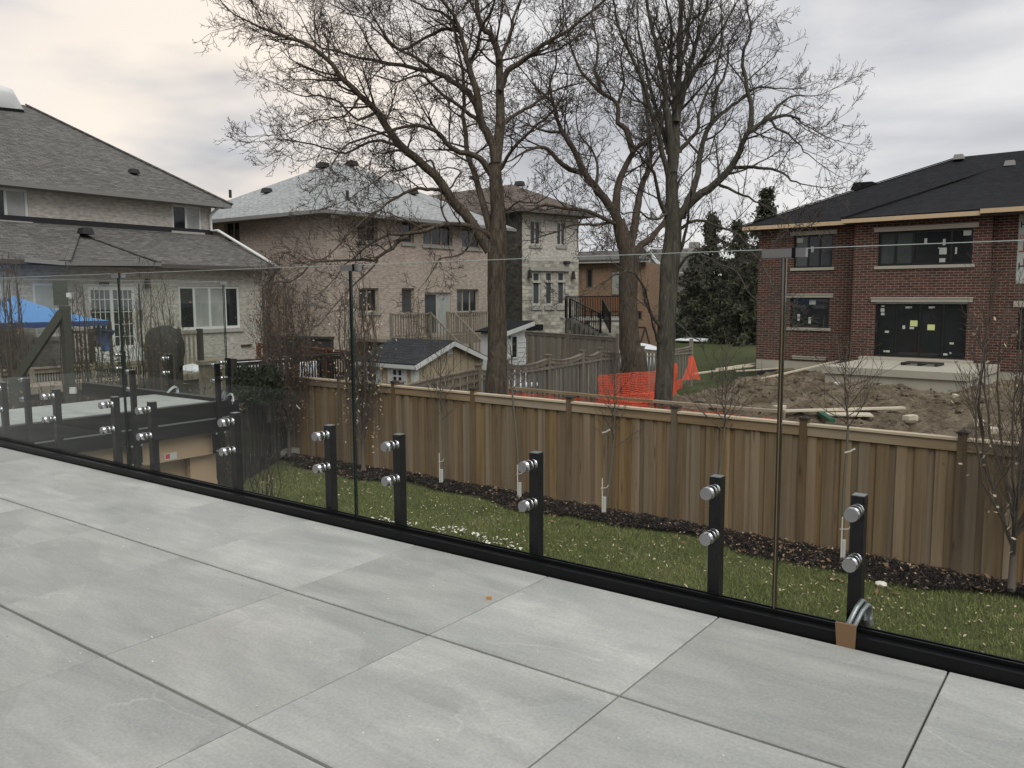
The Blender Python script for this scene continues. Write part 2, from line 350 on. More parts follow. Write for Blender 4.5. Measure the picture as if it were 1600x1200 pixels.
def bark(k, c1, c2, s=(9, 9, 1.6)):
    m, t, b = newmat(k); v = coord(t, 'Object', s); g = noi(t, v, 1.6, 7, .65, 1.2); setc(t, b, ramp(t, g, [(.32, c2), (.62, c1)]), .95, .1); bump(t, b, g, 1., .05); M[k] = m
bark('bark_brown', (.135, .112, .085), (.034, .027, .021))
bark('bark_grey', (.12, .112, .088), (.040, .037, .029))
bark('bark_tree2', (.11, .088, .068), (.035, .028, .022))
plain('twig_brown', (.060, .045, .034), .9); plain('twig_grey', (.065, .056, .047), .9); plain('twig_dark', (.045, .036, .030), .9)
plain('sapling', (.11, .10, .075), .8); plain('sapling_dark', (.085, .066, .052), .85)
plain('conifer', (.045, .052, .027), .85, 0, .5, 1.5); plain('cedar', (.022, .032, .013), .85, 0, .5, 3)
# ground
m, t, b = newmat('lawn'); v = coord(t); a = noi(t, v, .6, 6, .6); c = ramp(t, a, [(.3, (.078, .090, .032)), (.55, (.108, .118, .046)), (.75, (.165, .155, .080))])
c = mix(t, .6, c, ramp(t, noi(t, v, 22, 5, .7), [(.3, (.22, .22, .22)), (.7, (.75, .75, .75))]), 'OVERLAY'); setc(t, b, c, .95, .1); bump(t, b, noi(t, v, 40, 3, .8), .9, .03); M['lawn'] = m
m, t, b = newmat('mud'); v = coord(t); a = noi(t, v, 1.2, 9, .65, .3); c = ramp(t, a, [(.3, (.105, .078, .050)), (.5, (.235, .185, .130)), (.7, (.37, .31, .23))])
c = mix(t, .5, c, ramp(t, noi(t, v, 9, 6, .7), [(.3, (.2, .2, .2)), (.7, (.75, .75, .75))]), 'OVERLAY'); setc(t, b, c, .95, .15); bump(t, b, noi(t, v, 5, 9, .75), 1., .25); M['mud'] = m
m, t, b = newmat('mulch'); v = coord(t); a = noi(t, v, 28, 6, .75); setc(t, b, ramp(t, a, [(.3, (.010, .008, .007)), (.6, (.035, .024, .018)), (.8, (.085, .055, .04))]), .95, .15); bump(t, b, a, 1., .04); M['mulch'] = m
m, t, b = newmat('far_ground'); v = coord(t); a = noi(t, v, .12, 6, .6); setc(t, b, ramp(t, a, [(.3, (.05, .062, .025)), (.6, (.075, .085, .038)), (.8, (.12, .105, .07))]), .95, .1); M['far_ground'] = m
m, t, b = newmat('grass_blade'); oi = N(t, 'ShaderNodeTexCoord'); a = noi(t, coord(t), 1.1, 4, .7); c = ramp(t, a, [(.3, (.100, .128, .038)), (.55, (.158, .180, .060)), (.75, (.29, .27, .13))])
c = mix(t, .6, c, ramp(t, N(t, 'ShaderNodeTexWhiteNoise', {0: N(t, 'ShaderNodeVectorMath', {0: coord(t, 'Object', (60, 60, 0)), }, operation='FLOOR').outputs[0]}).outputs[0], [(.1, (.3, .3, .3)), (.9, (.75, .75, .72))]), 'OVERLAY')
setc(t, b, c, .8, .2); M['blade'] = m
m, t, b = newmat('mulch_chip'); c = ramp(t, N(t, 'ShaderNodeTexWhiteNoise', {0: N(t, 'ShaderNodeVectorMath', {0: coord(t, 'Object', (25, 25, 0)), }, operation='FLOOR').outputs[0]}).outputs[0], [(.1, (.008, .006, .006)), (.8, (.030, .021, .017)), (.97, (.16, .12, .09))]); setc(t, b, c, .9, .2); M['chip_m'] = m
# ================================================================== GROUND
GZ = -2.5
far = MB(); far.add([(-260, -120, GZ-.12), (260, -120, GZ-.12), (260, 400, GZ-.12), (-260, 400, GZ-.12)], [(0, 1, 2, 3)])
mk('ground', far, M['far_ground'], kind='structure')
def gridmesh(x0, x1, y0, y1, st, zf, clip=None):
    mb = MB(); nx = int((x1-x0)/st)+1; ny = int((y1-y0)/st)+1
    for j in range(ny):
        for i in range(nx):
            x = x0+i*st; y = y0+j*st; mb.v.append((x, y, zf(x, y)))
    for j in range(ny-1):
        for i in range(nx-1):
            if clip and not clip(x0+i*st, y0+j*st): continue
            a = j*nx+i; mb.f.append((a, a+1, a+nx+1, a+nx))
    return mb
def fenceY(X): return 9.90-.036*(X+3)
def lawnz(x, y):
    return -2.44-.02*noise.noise(Vector((x*.5, y*.5, 3)))-.05*max(0, (-x-5)/5)-.02*max(0, 6-y)
def bedz(x, y):
    d = fenceY(x)-y
    return lawnz(x, y)+.04*max(0, 1-abs(d-.55)/.75)+.035*noise.noise(Vector((x*5, y*5, 1)))+.10*max(0, 1-abs(d-.35)/.4)*(.5+.5*noise.noise(Vector((x*1.5, 0, 7))))
lawn = mk('lawn', gridmesh(-12, 7.4, -3.2, 10.4, .3, lawnz), M['lawn'], kind='structure', smooth=True)
def bededge(x): return .76+.16*math.sin(x*1.3)+.1*math.sin(x*3.1+1)
bed = mk('mulch_bed', gridmesh(-11.6, 7.4, 7.9, 10.1, .08, lambda x, y: bedz(x, y)+.012, lambda x, y: fenceY(x)-y < bededge(x) and y < fenceY(x)+.2), M['mulch'], kind='structure', smooth=True)
def mudz(x, y):
    r = .12*noise.fractal(Vector((x*.45, y*.45, 0)), 1, 2, 5)+.13*noise.noise(Vector((x*1.1, y*1.1, 4)))+  .24*abs(noise.noise(Vector((x*2.7, y*2.7, 9))))+.12*noise.noise(Vector((x*6, y*6, 9)))
    return -2.34+.28*min(1, max(0, (y-14)/14))+r
def mudclip(x, y):
    if x < -7.4: return False
    return y < 31.5+.9*math.sin(x*.7)+.4*math.sin(x*2)+max(0, x+2)*1.5
mud = mk('dirt_lot', gridmesh(-8.2, 24, 10.3, 46, .16, mudz, mudclip), M['mud'], kind='structure')
mk('back_lawn', gridmesh(-9, 60, 30, 120, 3, lambda x, y: -2.42+.06*noise.noise(Vector((x*.1, y*.1, 0)))), M['lawn'], kind='structure')

# ================================================================== DECK
deck = mk('deck', MB().box(-9.2, 7.6, -3.1, .75, -.30, -.022).box(-5.36, -3.83, .75, 3.42, -.30, -.022), M['black_metal'], kind='structure')
def tilemesh(w, h, b=.003):
    mb = MB(); t = .02
    a = [(-w/2, -h/2), (w/2, -h/2), (w/2, h/2), (-w/2, h/2)]
    vs = [(x, y, -t) for x, y in a]+[(x, y, -b) for x, y in a]+[(x-math.copysign(b, x), y-math.copysign(b, y), 0) for x, y in a]
    fs = [(3, 2, 1, 0), (8, 9, 10, 11)]
    for k in (0, 4): fs += [(k+i, k+(i+1) % 4, k+4+(i+1) % 4, k+4+i) for i in range(4)]
    return meshof('tile', mb.add(vs, fs), mat=M['tile'])
tm = tilemesh(TS-.006, TS-.012); tm2 = tilemesh(TS-.006, .748-.009)
for i in range(-12, 10):
    for j in range(-4, 1):
        edge = j == 0
        me = tm2 if edge else tm
        o = inst('tile', me, deck, ((i+.5)*TS, .377 if edge else (j+.5)*TS-.0, 0)); o.location.z += rnd.uniform(-.0004, .0004)
        if rnd.random() < .5: o.rotation_euler.z = math.pi if not edge else math.pi
for i in (-7, -6):
    for j in range(1, 5):
        if j*TS+TS > 3.9: continue
        w = 1.0; o = inst('tile', tm, deck, ((i+.5)*TS+.0, .76+(j-.5)*TS*.875+.02, 0), 0, (1, .875, 1))
# walls that carry the deck (tan boards), steel edge beams
mk('deck_wall', MB().box(-3.9, 7.5, .1, .62, GZ-.1, -.302), M['tan_board'], deck)
mk('deck_wall', MB().box(-5.3, -4.05, .62, 3.3, GZ-.1, -.58), M['tan_board'], deck)
mk('fascia_board', MB().box(-3.93, -3.862, .90, 3.38, -.545, -.302), M['tan_board'], deck)
mk('fascia_board', MB().box(-5.36, -3.934, 3.33, 3.395, -.545, -.302), M['tan_board'], deck)
mk('trim_board', MB().box(-4.02, -3.94, 3.0, 3.32, -.86, -.56).box(-4.03, -3.935, 2.98, 3.325, -1.5, -.863), M['tan_board'], deck)

def rail_post(parent, x, y, face, plate=False, top=.49, bottom=-.28, rz=0):
    """square steel post with two round glass standoffs; face = direction from post to the glass"""
    w = .045
    p = mk('post', MB().obox((x, y, (top+bottom)/2), (1, 0, 0), (0, 1, 0), (0, 0, 1), w, w, top-bottom), M['black_metal'], parent)
    mk('post_cap', MB().obox((x, y, top+.0016), (1, 0, 0), (0, 1, 0), (0, 0, 1), w-.004, w-.004, .003), M['zinc'], p)
    fx, fy = face
    for z in (.442, .268):
        s0 = (x+fx*w/2, y+fy*w/2, z)
        def pt(k): return (s0[0]+fx*k, s0[1]+fy*k, z)
        mb = MB()
        for a, b_, r in ((.0005, .029, .0225), (.029, .033, .018), (.033, .048, .0245)): mb.tube([pt(a), pt(b_)], r, 20)
        mb.tube([pt(.0605), pt(.063)], .018, 20); mb.tube([pt(.063), pt(.082), pt(.0843)], [.0245, .0245, .0233], 24)
        so_ = mk('standoff', mb, M['steel'], p)
        for q in so_.data.polygons: q.use_smooth = len(q.vertices) == 4
        mk('standoff_cap', MB().tube([pt(.0845), pt(.0858)], .0225, 24), M['brushed'], p)
    if plate:
        px_, py_ = x-fx*0, y-fy*0
        if abs(fx) > abs(fy):
            q = mk('base_plate', MB().box(x+fx*.028-.006, x+fx*.028+.006, y-.075, y+.075, -.52, -.27), M['black_metal'], p)
            bb = MB()
            for dy in (-.052, .052):
                for z in (-.30, -.49): bb.tube([(x+.03*-fx*0-.018*fx, y+dy, z), (x+fx*.02-.04*fx, y+dy, z)], [.013, .009], 10)
            mk('bolt', bb, M['zinc'], p)
        mk('post_leg', MB().obox((x, y, -.395), (1, 0, 0), (0, 1, 0), (0, 0, 1), w-.004, w-.004, .23), M['black_metal'], p)
    return p
def glass_panel(parent, a, b, th=.012, z0=.048, z1=1.335):
    a = np.array(a, float); b = np.array(b, float); d = (b-a)/np.linalg.norm(b-a)
    g = MB().bar((a[0], a[1], (z0+z1)/2), (b[0], b[1], (z0+z1)/2), th, z1-z0)
    o = mk('glass_pane', g, M['glass'], parent)
    mk('pane_edge', MB().bar((a[0], a[1], z1+.0015), (b[0], b[1], z1+.0015), th, .002), M['glass_top'], o)
    for q in (a, b):
        s = -1 if q is a else 1
        mk('pane_edge', MB().bar((q[0]+d[0]*s*.0005, q[1]+d[1]*s*.0005, (z0+z1)/2), (q[0]+d[0]*s*.003, q[1]+d[1]*s*.003, (z0+z1)/2), th-.001, z1-z0), M['glass_edge'], o)
    return o
m, t, b = newmat('glass_top'); setc(t, b, (.50, .56, .53), .3, .5); M['glass_top'] = m
# --- railing along the near edge of the deck
YB = .81
R1 = thing('glass_railing', 'long frameless glass railing along the near edge of the paved deck', 'railing', (0, .82, 0))
mk('base_beam', MB().box(-3.70, 7.6, .757, .862, -.13, .040), M['black_metal'], R1)
mk('base_beam', MB().box(-3.70, 7.6, .863, .868, -.24, -.02), M['black_metal'], R1)
mk('beam_channel', MB().box(-3.70, 7.6, .795, .801, .041, .056).box(-3.70, 7.6, .819, .825, .041, .056), M['black_metal'], R1)
for x, y in ((8, 650), (90, 650), (182, 670), (240, 685), (370, 710), (517, 730), (625, 760), (838, 790), (1119, 840), (1339, 880)):
    X = PY(x, y, .895)[0]; rail_post(R1, X, .895, (0, -1))
for X in (4.42, 5.2, 5.6, 6.4, 7.2): rail_post(R1, X, .895, (0, -1))
J = [-3.42, PY(193, 580, YB)[0], PY(552, 600, YB)[0], PY(1217, 700, YB)[0], 5.42, 7.58]
for a_, b_ in zip(J[:-1], J[1:]):
    glass_panel(R1, (a_+.008, YB), (b_-.008, YB))
for X in J[1:5]:
    mb = MB().obox((X, YB, 1.322), (1, 0, 0), (0, 1, 0), (0, 0, 1), .15 if X > 3 else .13, .026, .030)
    mb2 = MB().obox((X+.035, YB, 1.322), (1, 0, 0), (0, 1, 0), (0, 0, 1), .012, .032, .036)
    q = mk('pane_clip', mb, M['brushed'], R1); mk('grub_screw', mb2, M['black_metal'], q)
mk('pane_gasket', MB().box(J[2]-.0035, J[2]+.0035, YB-.005, YB+.005, .05, 1.30), M['black_metal'], R1)
mk('pane_gasket', MB().box(J[1]-.0035, J[1]+.0035, YB-.005, YB+.005, .05, 1.30), M['black_metal'], R1)
mk('pane_gasket', MB().box(J[3]-.002, J[3]+.002, YB-.004, YB+.004, .05, 1.30), M['shim'], R1)
# --- railing along the inner edge of the side strip
R2 = thing('glass_railing', 'glass railing of the side strip, its posts bolted to the tan fascia', 'railing', (-3.85, 2.2, 0))
mk('base_beam', MB().box(-3.86, -3.755, .875, 3.52, -.13, .04), M['black_metal'], R2)
mk('light_strip', MB().box(-3.82, -3.749, .95, 3.40, -.146, -.132), M['zinc'], R2)
mk('base_beam', MB().box(-3.86, -3.76, .875, 3.45, -.29, -.148), M['black_metal'], R2)
for Y, top in ((1.29, .46), (2.28, .46), (3.24, .46)): rail_post(R2, -3.722, Y, (-1, 0), True, .462, -.28)
glass_panel(R2, (-3.80, .95), (-3.80, 3.40), z1=1.345)
mk('pane_clip', MB().obox((-3.80, 3.40, 1.33), (1, 0, 0), (0, 1, 0), (0, 0, 1), .05, .09, .035), M['brushed'], R2)
# --- far railing
R3 = thing('glass_railing', 'short glass railing closing the far end of the side strip, beyond the corner clamps', 'railing', (-4.6, 3.46, 0))
mk('base_beam', MB().box(-7.1, -3.87, 3.425, 3.52, -.13, .04), M['black_metal'], R3)
for X in (-3.98, -5.15, -6.23): rail_post(R3, X, 3.55, (0, -1), False, .49)
glass_panel(R3, (-7.0, 3.465), (-5.62, 3.465), z1=1.345); glass_panel(R3, (-5.6, 3.465), (-3.87, 3.465), z1=1.345)
R4 = thing('glass_railing', 'bare black edge beam on the outer left side of the side strip', 'railing', (-5.45, 2.2, 0))
mk('base_beam', MB().box(-5.50, -5.40, .75, 3.42, -.2, -.02), M['black_metal'], R4)
# --- clamps, shim, sticker, wood chip
def c_clamp(loc, rz, label):
    t_ = thing('c_clamp', label, 'clamp', loc, 'clamps holding the glass rail beams'); c, s = math.cos(rz), math.sin(rz)
    def w(x, y, z): return (loc[0]+c*x-s*y, loc[1]+s*x+c*y, loc[2]+z)
    mk('clamp_frame', MB().tube([w(-.02, -.075, .012), w(.012, -.03, .07), w(.03, 0, .088), w(.04, .02, .08), w(.042, .03, .0)], .0085, 8)
       .tube([w(.0, -.075, .012), w(.03, -.03, .062), w(.048, 0, .075), w(.058, .02, .065), w(.06, .03, .0)], .0085, 8), M['zinc'], t_, smooth=True)
    mk('clamp_screw', MB().tube([w(.035, .015, .05), w(.055, .015, -.03)], .006, 8), M['zinc'], t_)
    mk('clamp_pad', MB().tube([w(.05, .015, .02), w(.055, .015, .0)], .018, 12), M['brushed'], t_)
p = PY(1350, 985, .83); c_clamp((p[0]-.045, .845, .045), .3, 'zinc clamp gripping the black base beam beside the wood shim, at the right')
p = PY(352, 640, 3.40); c_clamp((-3.84, 3.36, .05), 1.2, 'zinc clamp on the corner where the side strip rails meet')
c_clamp((-3.76, 3.42, .03), -.6, 'lower zinc clamp hanging under the corner of the side strip rails')
c_clamp((-4.9, 3.42, .04), .2, 'greenish clamp on the far beam, seen through two panes of glass')
q = PY(1322, 990, .752); mk('wood_shim', MB().obox((q[0], .7505, .022), (1, 0, 0.03), (0, 1, 0), (-.03, 0, 1), .055, .010, .115, 1.2), M['shim'],
   label='small tan wood shim wedged against the black base beam', cat='shim')
q = PZ(764, 936, 0); mk('wood_chip', MB().obox((q[0], q[1], .006), (.9, .3, 0), (-.3, .9, 0), (0, 0, 1), .020, .010, .010), M['chip'], label='tiny orange-brown wood chip lying on a paving tile', cat='wood chip')
st = thing('sticker', 'small white sticker with a red mark on the tan fascia board', 'sticker', (-3.855, 2.73, -.49))
mk('paper', MB().box(-3.861, -3.859, 2.66, 2.80, -.53, -.455), M['paper'], st); mk('red_mark', MB().box(-3.8585, -3.8575, 2.67, 2.72, -.515, -.465), M['red_print'], st)

# ================================================================== YARD FENCES
def board_fence(name, label, path, zt, zb, sp, bw, gap, mats, post_w=.11, post_top=.10, cap=True, skew=None, both=True, arc=0, grp=None, posts_at=None, face=-1, lat=0.14, maxb=300):
    """path: list of (x,y); zt(s),zb(s) tops; boards individually"""
    t_ = thing(name, label, 'fence', (path[0][0], path[0][1], zb(0)), grp)
    pts = [np.array(p, float) for p in path]; s0 = 0
    bm_ = meshof('board', MB().box(-bw/2, bw/2, -.009, .009, 0, 1), mat=mats[0]); cnt = 0
    for a, b in zip(pts[:-1], pts[1:]):
        L = np.linalg.norm(b-a); d = (b-a)/L; n_ = np.array([d[1], -d[0]]); rz = math.atan2(d[1], d[0])
        ns = max(1, round(L/sp)); ps = [L*i/ns for i in range(ns+1)] if posts_at is None else posts_at
        for k, s in enumerate(ps):
            p = a+d*s; z0 = zb(s0+s)-.25; z1 = zt(s0+s)+post_top
            mk('post', MB().obox((p[0], p[1], (z0+z1)/2), (d[0], d[1], 0), (n_[0], n_[1], 0), (0, 0, 1), post_w, post_w, z1-z0), mats[1], t_)
            if cap:
                c = MB().obox((p[0], p[1], z1+.013), (d[0], d[1], 0), (n_[0], n_[1], 0), (0, 0, 1), post_w+.03, post_w+.03, .024)
                c.obox((p[0], p[1], z1+.037), (d[0], d[1], 0), (n_[0], n_[1], 0), (0, 0, 1), post_w+.01, post_w+.01, .024, .35)
                mk('post_cap', c, M['dark_wood'], t_)
        for s, e_ in zip(ps[:-1], ps[1:]):
            A_ = a+d*(s+post_w/2); B_ = a+d*(e_-post_w/2); za, zb_ = zt(s0+s), zt(s0+e_)
            mk('top_cap', MB().bar((A_[0], A_[1], za-.015), (B_[0], B_[1], zb_-.015), .14, .032), mats[3] if len(mats) > 3 else mats[2], t_)
            for sg in ((1, -1) if both else (1,)):
                o_ = n_*sg*.033
                mk('rail', MB().bar((A_[0]+o_[0], A_[1]+o_[1], za-.031-lat/2), (B_[0]+o_[0], B_[1]+o_[1], zb_-.031-lat/2), .022, lat), mats[2], t_)
            m_ = int((e_-s-post_w)/gap)
            for i in range(m_):
                q = s+post_w/2+(i+.5)*(e_-s-post_w)/m_; p = a+d*q
                off_ = (.012 if i % 2 else -.012)*-1; P_ = p+n_*off_
                zt_ = zt(s0+q)-.05; z_b = zb(s0+q)-.12+rnd.uniform(-.01, .01)
                if arc:
                    f_ = (q-s)/(e_-s); zt_ -= arc*4*f_*(1-f_)
                o = inst('board', bm_, t_, (P_[0], P_[1], z_b), rz+rnd.uniform(-.02, .02), (rnd.uniform(.9, 1.12), 1, zt_-z_b)); cnt += 1
        s0 += L
    return t_
# new cedar fence at the back of the yard: posts where the photograph has them
fx = [PZ(x, y, -.65)[0] for x, y in ((460, 589), (525, 596), (617, 603), (744, 614), (893, 628), (1058, 643), (1255, 663), (1505, 685))]
xs = [-11.35]+[v_ for v_ in fx[1:]]+[fx[-1]+2.0, fx[-1]+4.0, fx[-1]+6.0]
P0 = np.array([xs[0], fenceY(xs[0])]); P1 = np.array([xs[-1], fenceY(xs[-1])])
k_ = np.linalg.norm(P1-P0)/(xs[-1]-xs[0])
BF = board_fence('cedar_fence', 'new brown cedar board fence with flat top rail across the back of the yard', [P0, P1],
    lambda s: -.635-.012*max(0, (s-9)/6), lambda s: -2.48+.04*min(1, s/8), 2, .145, .118, (M['fence_board'], M['fence_post'], M['fence_rail'], M['lit_cap_wood']),
    posts_at=[(x-xs[0])*k_ for x in xs], post_top=.055)
# dark side fence at the left
sa = PX(378, 629, -9.75); sb = PX(446, 612, -11.25)
def zl(s): return sa[2]+(sb[2]-sa[2])*s/3.0
sp0 = (PX(378, 629, -9.75)[0], PX(378, 629, -9.75)[1]); sp1 = (-11.3, fenceY(-11.3)-.12)
L_ = math.dist(sp0, sp1)
ex = np.array(sp0)-np.array(sp1); ex = ex/np.linalg.norm(ex)*3.2; e0 = (sp0[0]+ex[0], sp0[1]+ex[1])
board_fence('side_fence', 'weathered dark grey board fence running from the deck corner to the cedar fence', [e0, sp1],
    lambda s: sa[2]+(-.70-sa[2])*max(0, s-3.2)/L_, lambda s: -2.5, (L_+3.2)*.5, .14, .128, (M['dark_fence'], M['dark_fence'], M['old_fence_tan']), cap=False, post_top=0, lat=.12)
mk('retaining_curb', MB().bar(PZ(384, 717, -2.36), PZ(463, 704, -2.36), .26, .14), M['concrete'], label='low pale concrete curb at the foot of the dark side fence', cat='curb')
# grey picket fence between the neighbour's garden and the building site
XF = -8.25
def fy(x, y, t): p = PT(x, y, t); return p
pf = [PT(625, 600, 17.3), PT(747, 573, 19.9), PT(790, 565, 20.9), PT(856, 557, 22.9), PT(909, 550, 25.0), PT(937, 546, 26.4), PT(1004, 543, 29.5), PT(1080, 539, 33.5)]
GF = []
for i, (a, b) in enumerate(zip(pf[:-1], pf[1:])):
    L = np.linalg.norm((b-a)[:2])
    mats = (M['old_fence_tan'], M['old_fence_tan'], M['old_fence_tan']) if i < 1 else (M['old_picket'], M['old_fence_tan'], M['old_fence_tan'])
    if i == 0:
        GF = thing('picket_fence', 'old grey picket fence between the shed garden and the dirt lot', 'fence', (a[0], a[1], GZ))
    d = (b-a)[:2]/L; n_ = np.array([d[1], -d[0]]); rz = math.atan2(d[1], d[0])
    zb0 = GZ+.15
    mk('post', MB().box(-.06+a[0], .06+a[0], a[1]-.06, a[1]+.06, zb0-.3, a[2]+.03), mats[1], GF)
    mk('post_cap', MB().obox((a[0], a[1], a[2]+.045), (1, 0, 0), (0, 1, 0), (0, 0, 1), .16, .16, .03), M['old_fence_tan'], GF)
    # arched top rails
    K = 6; sag = .10 if i != 0 else -.02
    zz = [a[2]+(b[2]-a[2])*j/K-.06-sag*4*(j/K)*(1-j/K) for j in range(K+1)]
    mb = MB(); mb2 = MB()
    for j in range(K):
        pa = a+(b-a)*j/K; pb = a+(b-a)*(j+1)/K
        mb.bar((pa[0], pa[1], zz[j]), (pb[0], pb[1], zz[j+1]), .12, .035)
        mb.bar((pa[0]+n_[0]*.03, pa[1]+n_[1]*.03, zz[j]-.07), (pb[0]+n_[0]*.03, pb[1]+n_[1]*.03, zz[j+1]-.07), .022, .10)
    mk('rail', mb, mats[2], GF)
    mk('rail', MB().bar((a[0]+n_[0]*.04, a[1]+n_[1]*.04, a[2]-.32), (b[0]+n_[0]*.04, b[1]+n_[1]*.04, b[2]-.32), .03, .06), mats[2], GF)
    bm_ = meshof('picket', MB().box(-.055, .055, -.008, .008, 0, 1), mat=mats[0]); m_ = int(L/.145)
    for q in range(m_):
        f_ = (q+.5)/m_; p = a+(b-a)*f_; zt_ = a[2]+(b[2]-a[2])*f_-.12-sag*4*f_*(1-f_); off_ = .015 if q % 2 else -.02
        inst('picket', bm_, GF, (p[0]+n_[0]*off_, p[1]+n_[1]*off_, zb0), rz, (rnd.uniform(.85, 1.1), 1, zt_-zb0))
mk('post', MB().box(-.06+pf[-1][0], .06+pf[-1][0], pf[-1][1]-.06, pf[-1][1]+.06, GZ, pf[-1][2]+.25), M['old_fence_tan'], GF)
# tan board fence in front of the stone house
a = PT(818, 517, 33.0); b = PT(965, 527, 30.5); La = np.linalg.norm((b-a)[:2])
board_fence('board_fence', 'tan board fence in front of the stone house, behind the white shed', [a[:2], b[:2]], lambda s: a[2]+(b[2]-a[2])*s/La+.0, lambda s: GZ, 1.9, .15, .155,
    (M['old_fence_tan'],)*3, post_top=.14, cap=False, arc=.06, lat=.1)
# construction barrier: 2x4 rail and orange snow fencing just behind the cedar fence
OB = thing('barrier_fence', 'low construction barrier of a timber rail and orange mesh right behind the cedar fence', 'barrier', (-3, 11.2, GZ))
ra = PY(796, 606, 11.1); rb = PY(1022, 627, 10.95); rc = PY(1222, 643, 10.85); rd = PY(1262, 650, 10.8)
mk('top_rail', MB().bar(ra, rb, .09, .045), M['fence_rail'], OB); mk('top_rail', MB().bar(rb, rc, .09, .045), M['fence_rail'], OB)
for q in (ra, (ra+rb)/2, rb, (rb+rc)/2, rc): mk('stake', MB().bar((q[0], q[1]+.06, GZ), (q[0], q[1]+.06, q[2]+.02), .05, .05), M['fence_rail'], OB)
def mesh_net(P, nu, nv, w=.013, holes=0):
    mb = MB(); 
    for i in range(nu+1):
        pts = [P(i/nu, j/8) for j in range(9)]
        for a, b in zip(pts[:-1], pts[1:]): mb.bar(a, b, w, w*.4, (0.01, 1, 0))
    for j in range(nv+1):
        pts = [P(i/max(8, nu//6), j/nv) for i in range(max(8, nu//6)+1)]
        for a, b in zip(pts[:-1], pts[1:]): mb.bar(a, b, w*.4, w*1.5)
    return mb
def drape(a, b, zb, amp=.06, seed=0):
    def P(u, v):
        p = a+(b-a)*u; z = p[2]+(zb-p[2])*v
        k = noise.noise(Vector((u*9+seed, v*2.5, seed)))*amp
        return np.array([p[0]+k, p[1]+k*1.5, z-.05+.06*noise.noise(Vector((u*14, v*3, seed+5)))])
    return P
mk('orange_mesh', mesh_net(drape(ra-np.array([0, 0, .03]), rb-np.array([0, 0, .02]), GZ+.2), 110, 26, .0085), M['orange'], OB, kind='stuff')
mk('orange_mesh', mesh_net(drape(rb-np.array([0, 0, .02]), rc-np.array([0, 0, .10]), GZ+.2, .1, 3), 66, 20, .008), M['orange'], OB, kind='stuff')
# orange mesh hung on the grey fence round the middle tree
OM = thing('safety_mesh', 'bright orange safety mesh hung against the grey fence around the tree trunk', 'safety mesh', tuple(PT(980, 620, 22)[:2])+(GZ,))
a = PT(936, 584, 24.0); b = PT(1026, 577, 25.0); zb_ = PT(980, 640, 21.5)[2]
mk('orange_mesh', mesh_net(drape(a, b, GZ+.15, .12, 11), 46, 26, .012), M['orange'], OM, kind='stuff')
def P2(u, v):
    p = a+(b-a)*u+np.array([.3, -1.2, 0])*v; return np.array([p[0]+.1*math.sin(u*9+v*4), p[1]+.1*math.sin(u*7), GZ+.75-.45*v+.18*noise.noise(Vector((u*6, v*6, 2)))])
mk('orange_mesh', mesh_net(P2, 40, 14, .012), M['orange'], OM, kind='stuff')
OM2 = thing('safety_mesh', 'orange safety mesh bunched in a triangle at the far end of the grey fence', 'safety mesh', tuple(PT(1080, 590, 31)[:2])+(GZ,))
e0 = PT(1080, 558, 31.5); e1 = PT(1093, 592, 31); e2 = PT(1066, 594, 31); g0 = PT(1050, 570, 29); g1 = PT(1056, 568, 29)
mk('orange_mesh', mesh_net(lambda u, v: e0+(e2-e0)*v+(e1-e2)*v*u+np.array([.1*math.sin(u*9), 0, .03*math.sin(u*12)]), 18, 16, .016), M['orange'], OM2, kind='stuff')
mk('orange_mesh', mesh_net(lambda u, v: g0+(g1-g0)*u*1.2+np.array([.1*math.sin(v*8)*.5, 0, -1.25*v]), 8, 18, .016), M['orange'], OM2, kind='stuff')
e3 = PT(1030, 590, 28)
mk('orange_mesh', mesh_net(lambda u, v: e3+(e2-e3)*u+np.array([0, 0, -.35*v+.06*math.sin(u*15)]), 30, 8, .012), M['orange'], OM2, kind='stuff')

# the house the deck belongs to, behind the viewpoint; it shows only as the quiet reflection in the glass
hw = mk('house_wall', MB().box(-26, 22, -8.6, -8.2, GZ, 5.0), M['brick_grey'], kind='structure')
for i, (x, z0, z1, w) in enumerate(((-18, 1.9, 3.6, 2.2), (-11, 1.9, 3.6, 2.2), (-3, 2.0, 3.6, 2.6), (6, 2.0, 3.6, 2.4), (13, 2.0, 3.6, 2.2), (-14, -.8, 1.1, 2.4), (-5, -.1, 2.15, 3.4), (5.5, -.1, 2.15, 3.6))):
    q = mk('window', MB().box(x-w/2, x+w/2, -8.199, -8.16, z0, z1), M['white_paint'], hw); mk('pane', MB().box(x-w/2+.08, x-.04, -8.159, -8.15, z0+.08, z1-.08).box(x+.04, x+w/2-.08, -8.159, -8.15, z0+.08, z1-.08), M['pane'], q)
mk('roof', MB().add([(-26.6, -7.7, 4.9), (22.6, -7.7, 4.9), (18, -14, 8), (-22, -14, 8)], [(0, 1, 2, 3)]), M['shingle_grey'], hw)
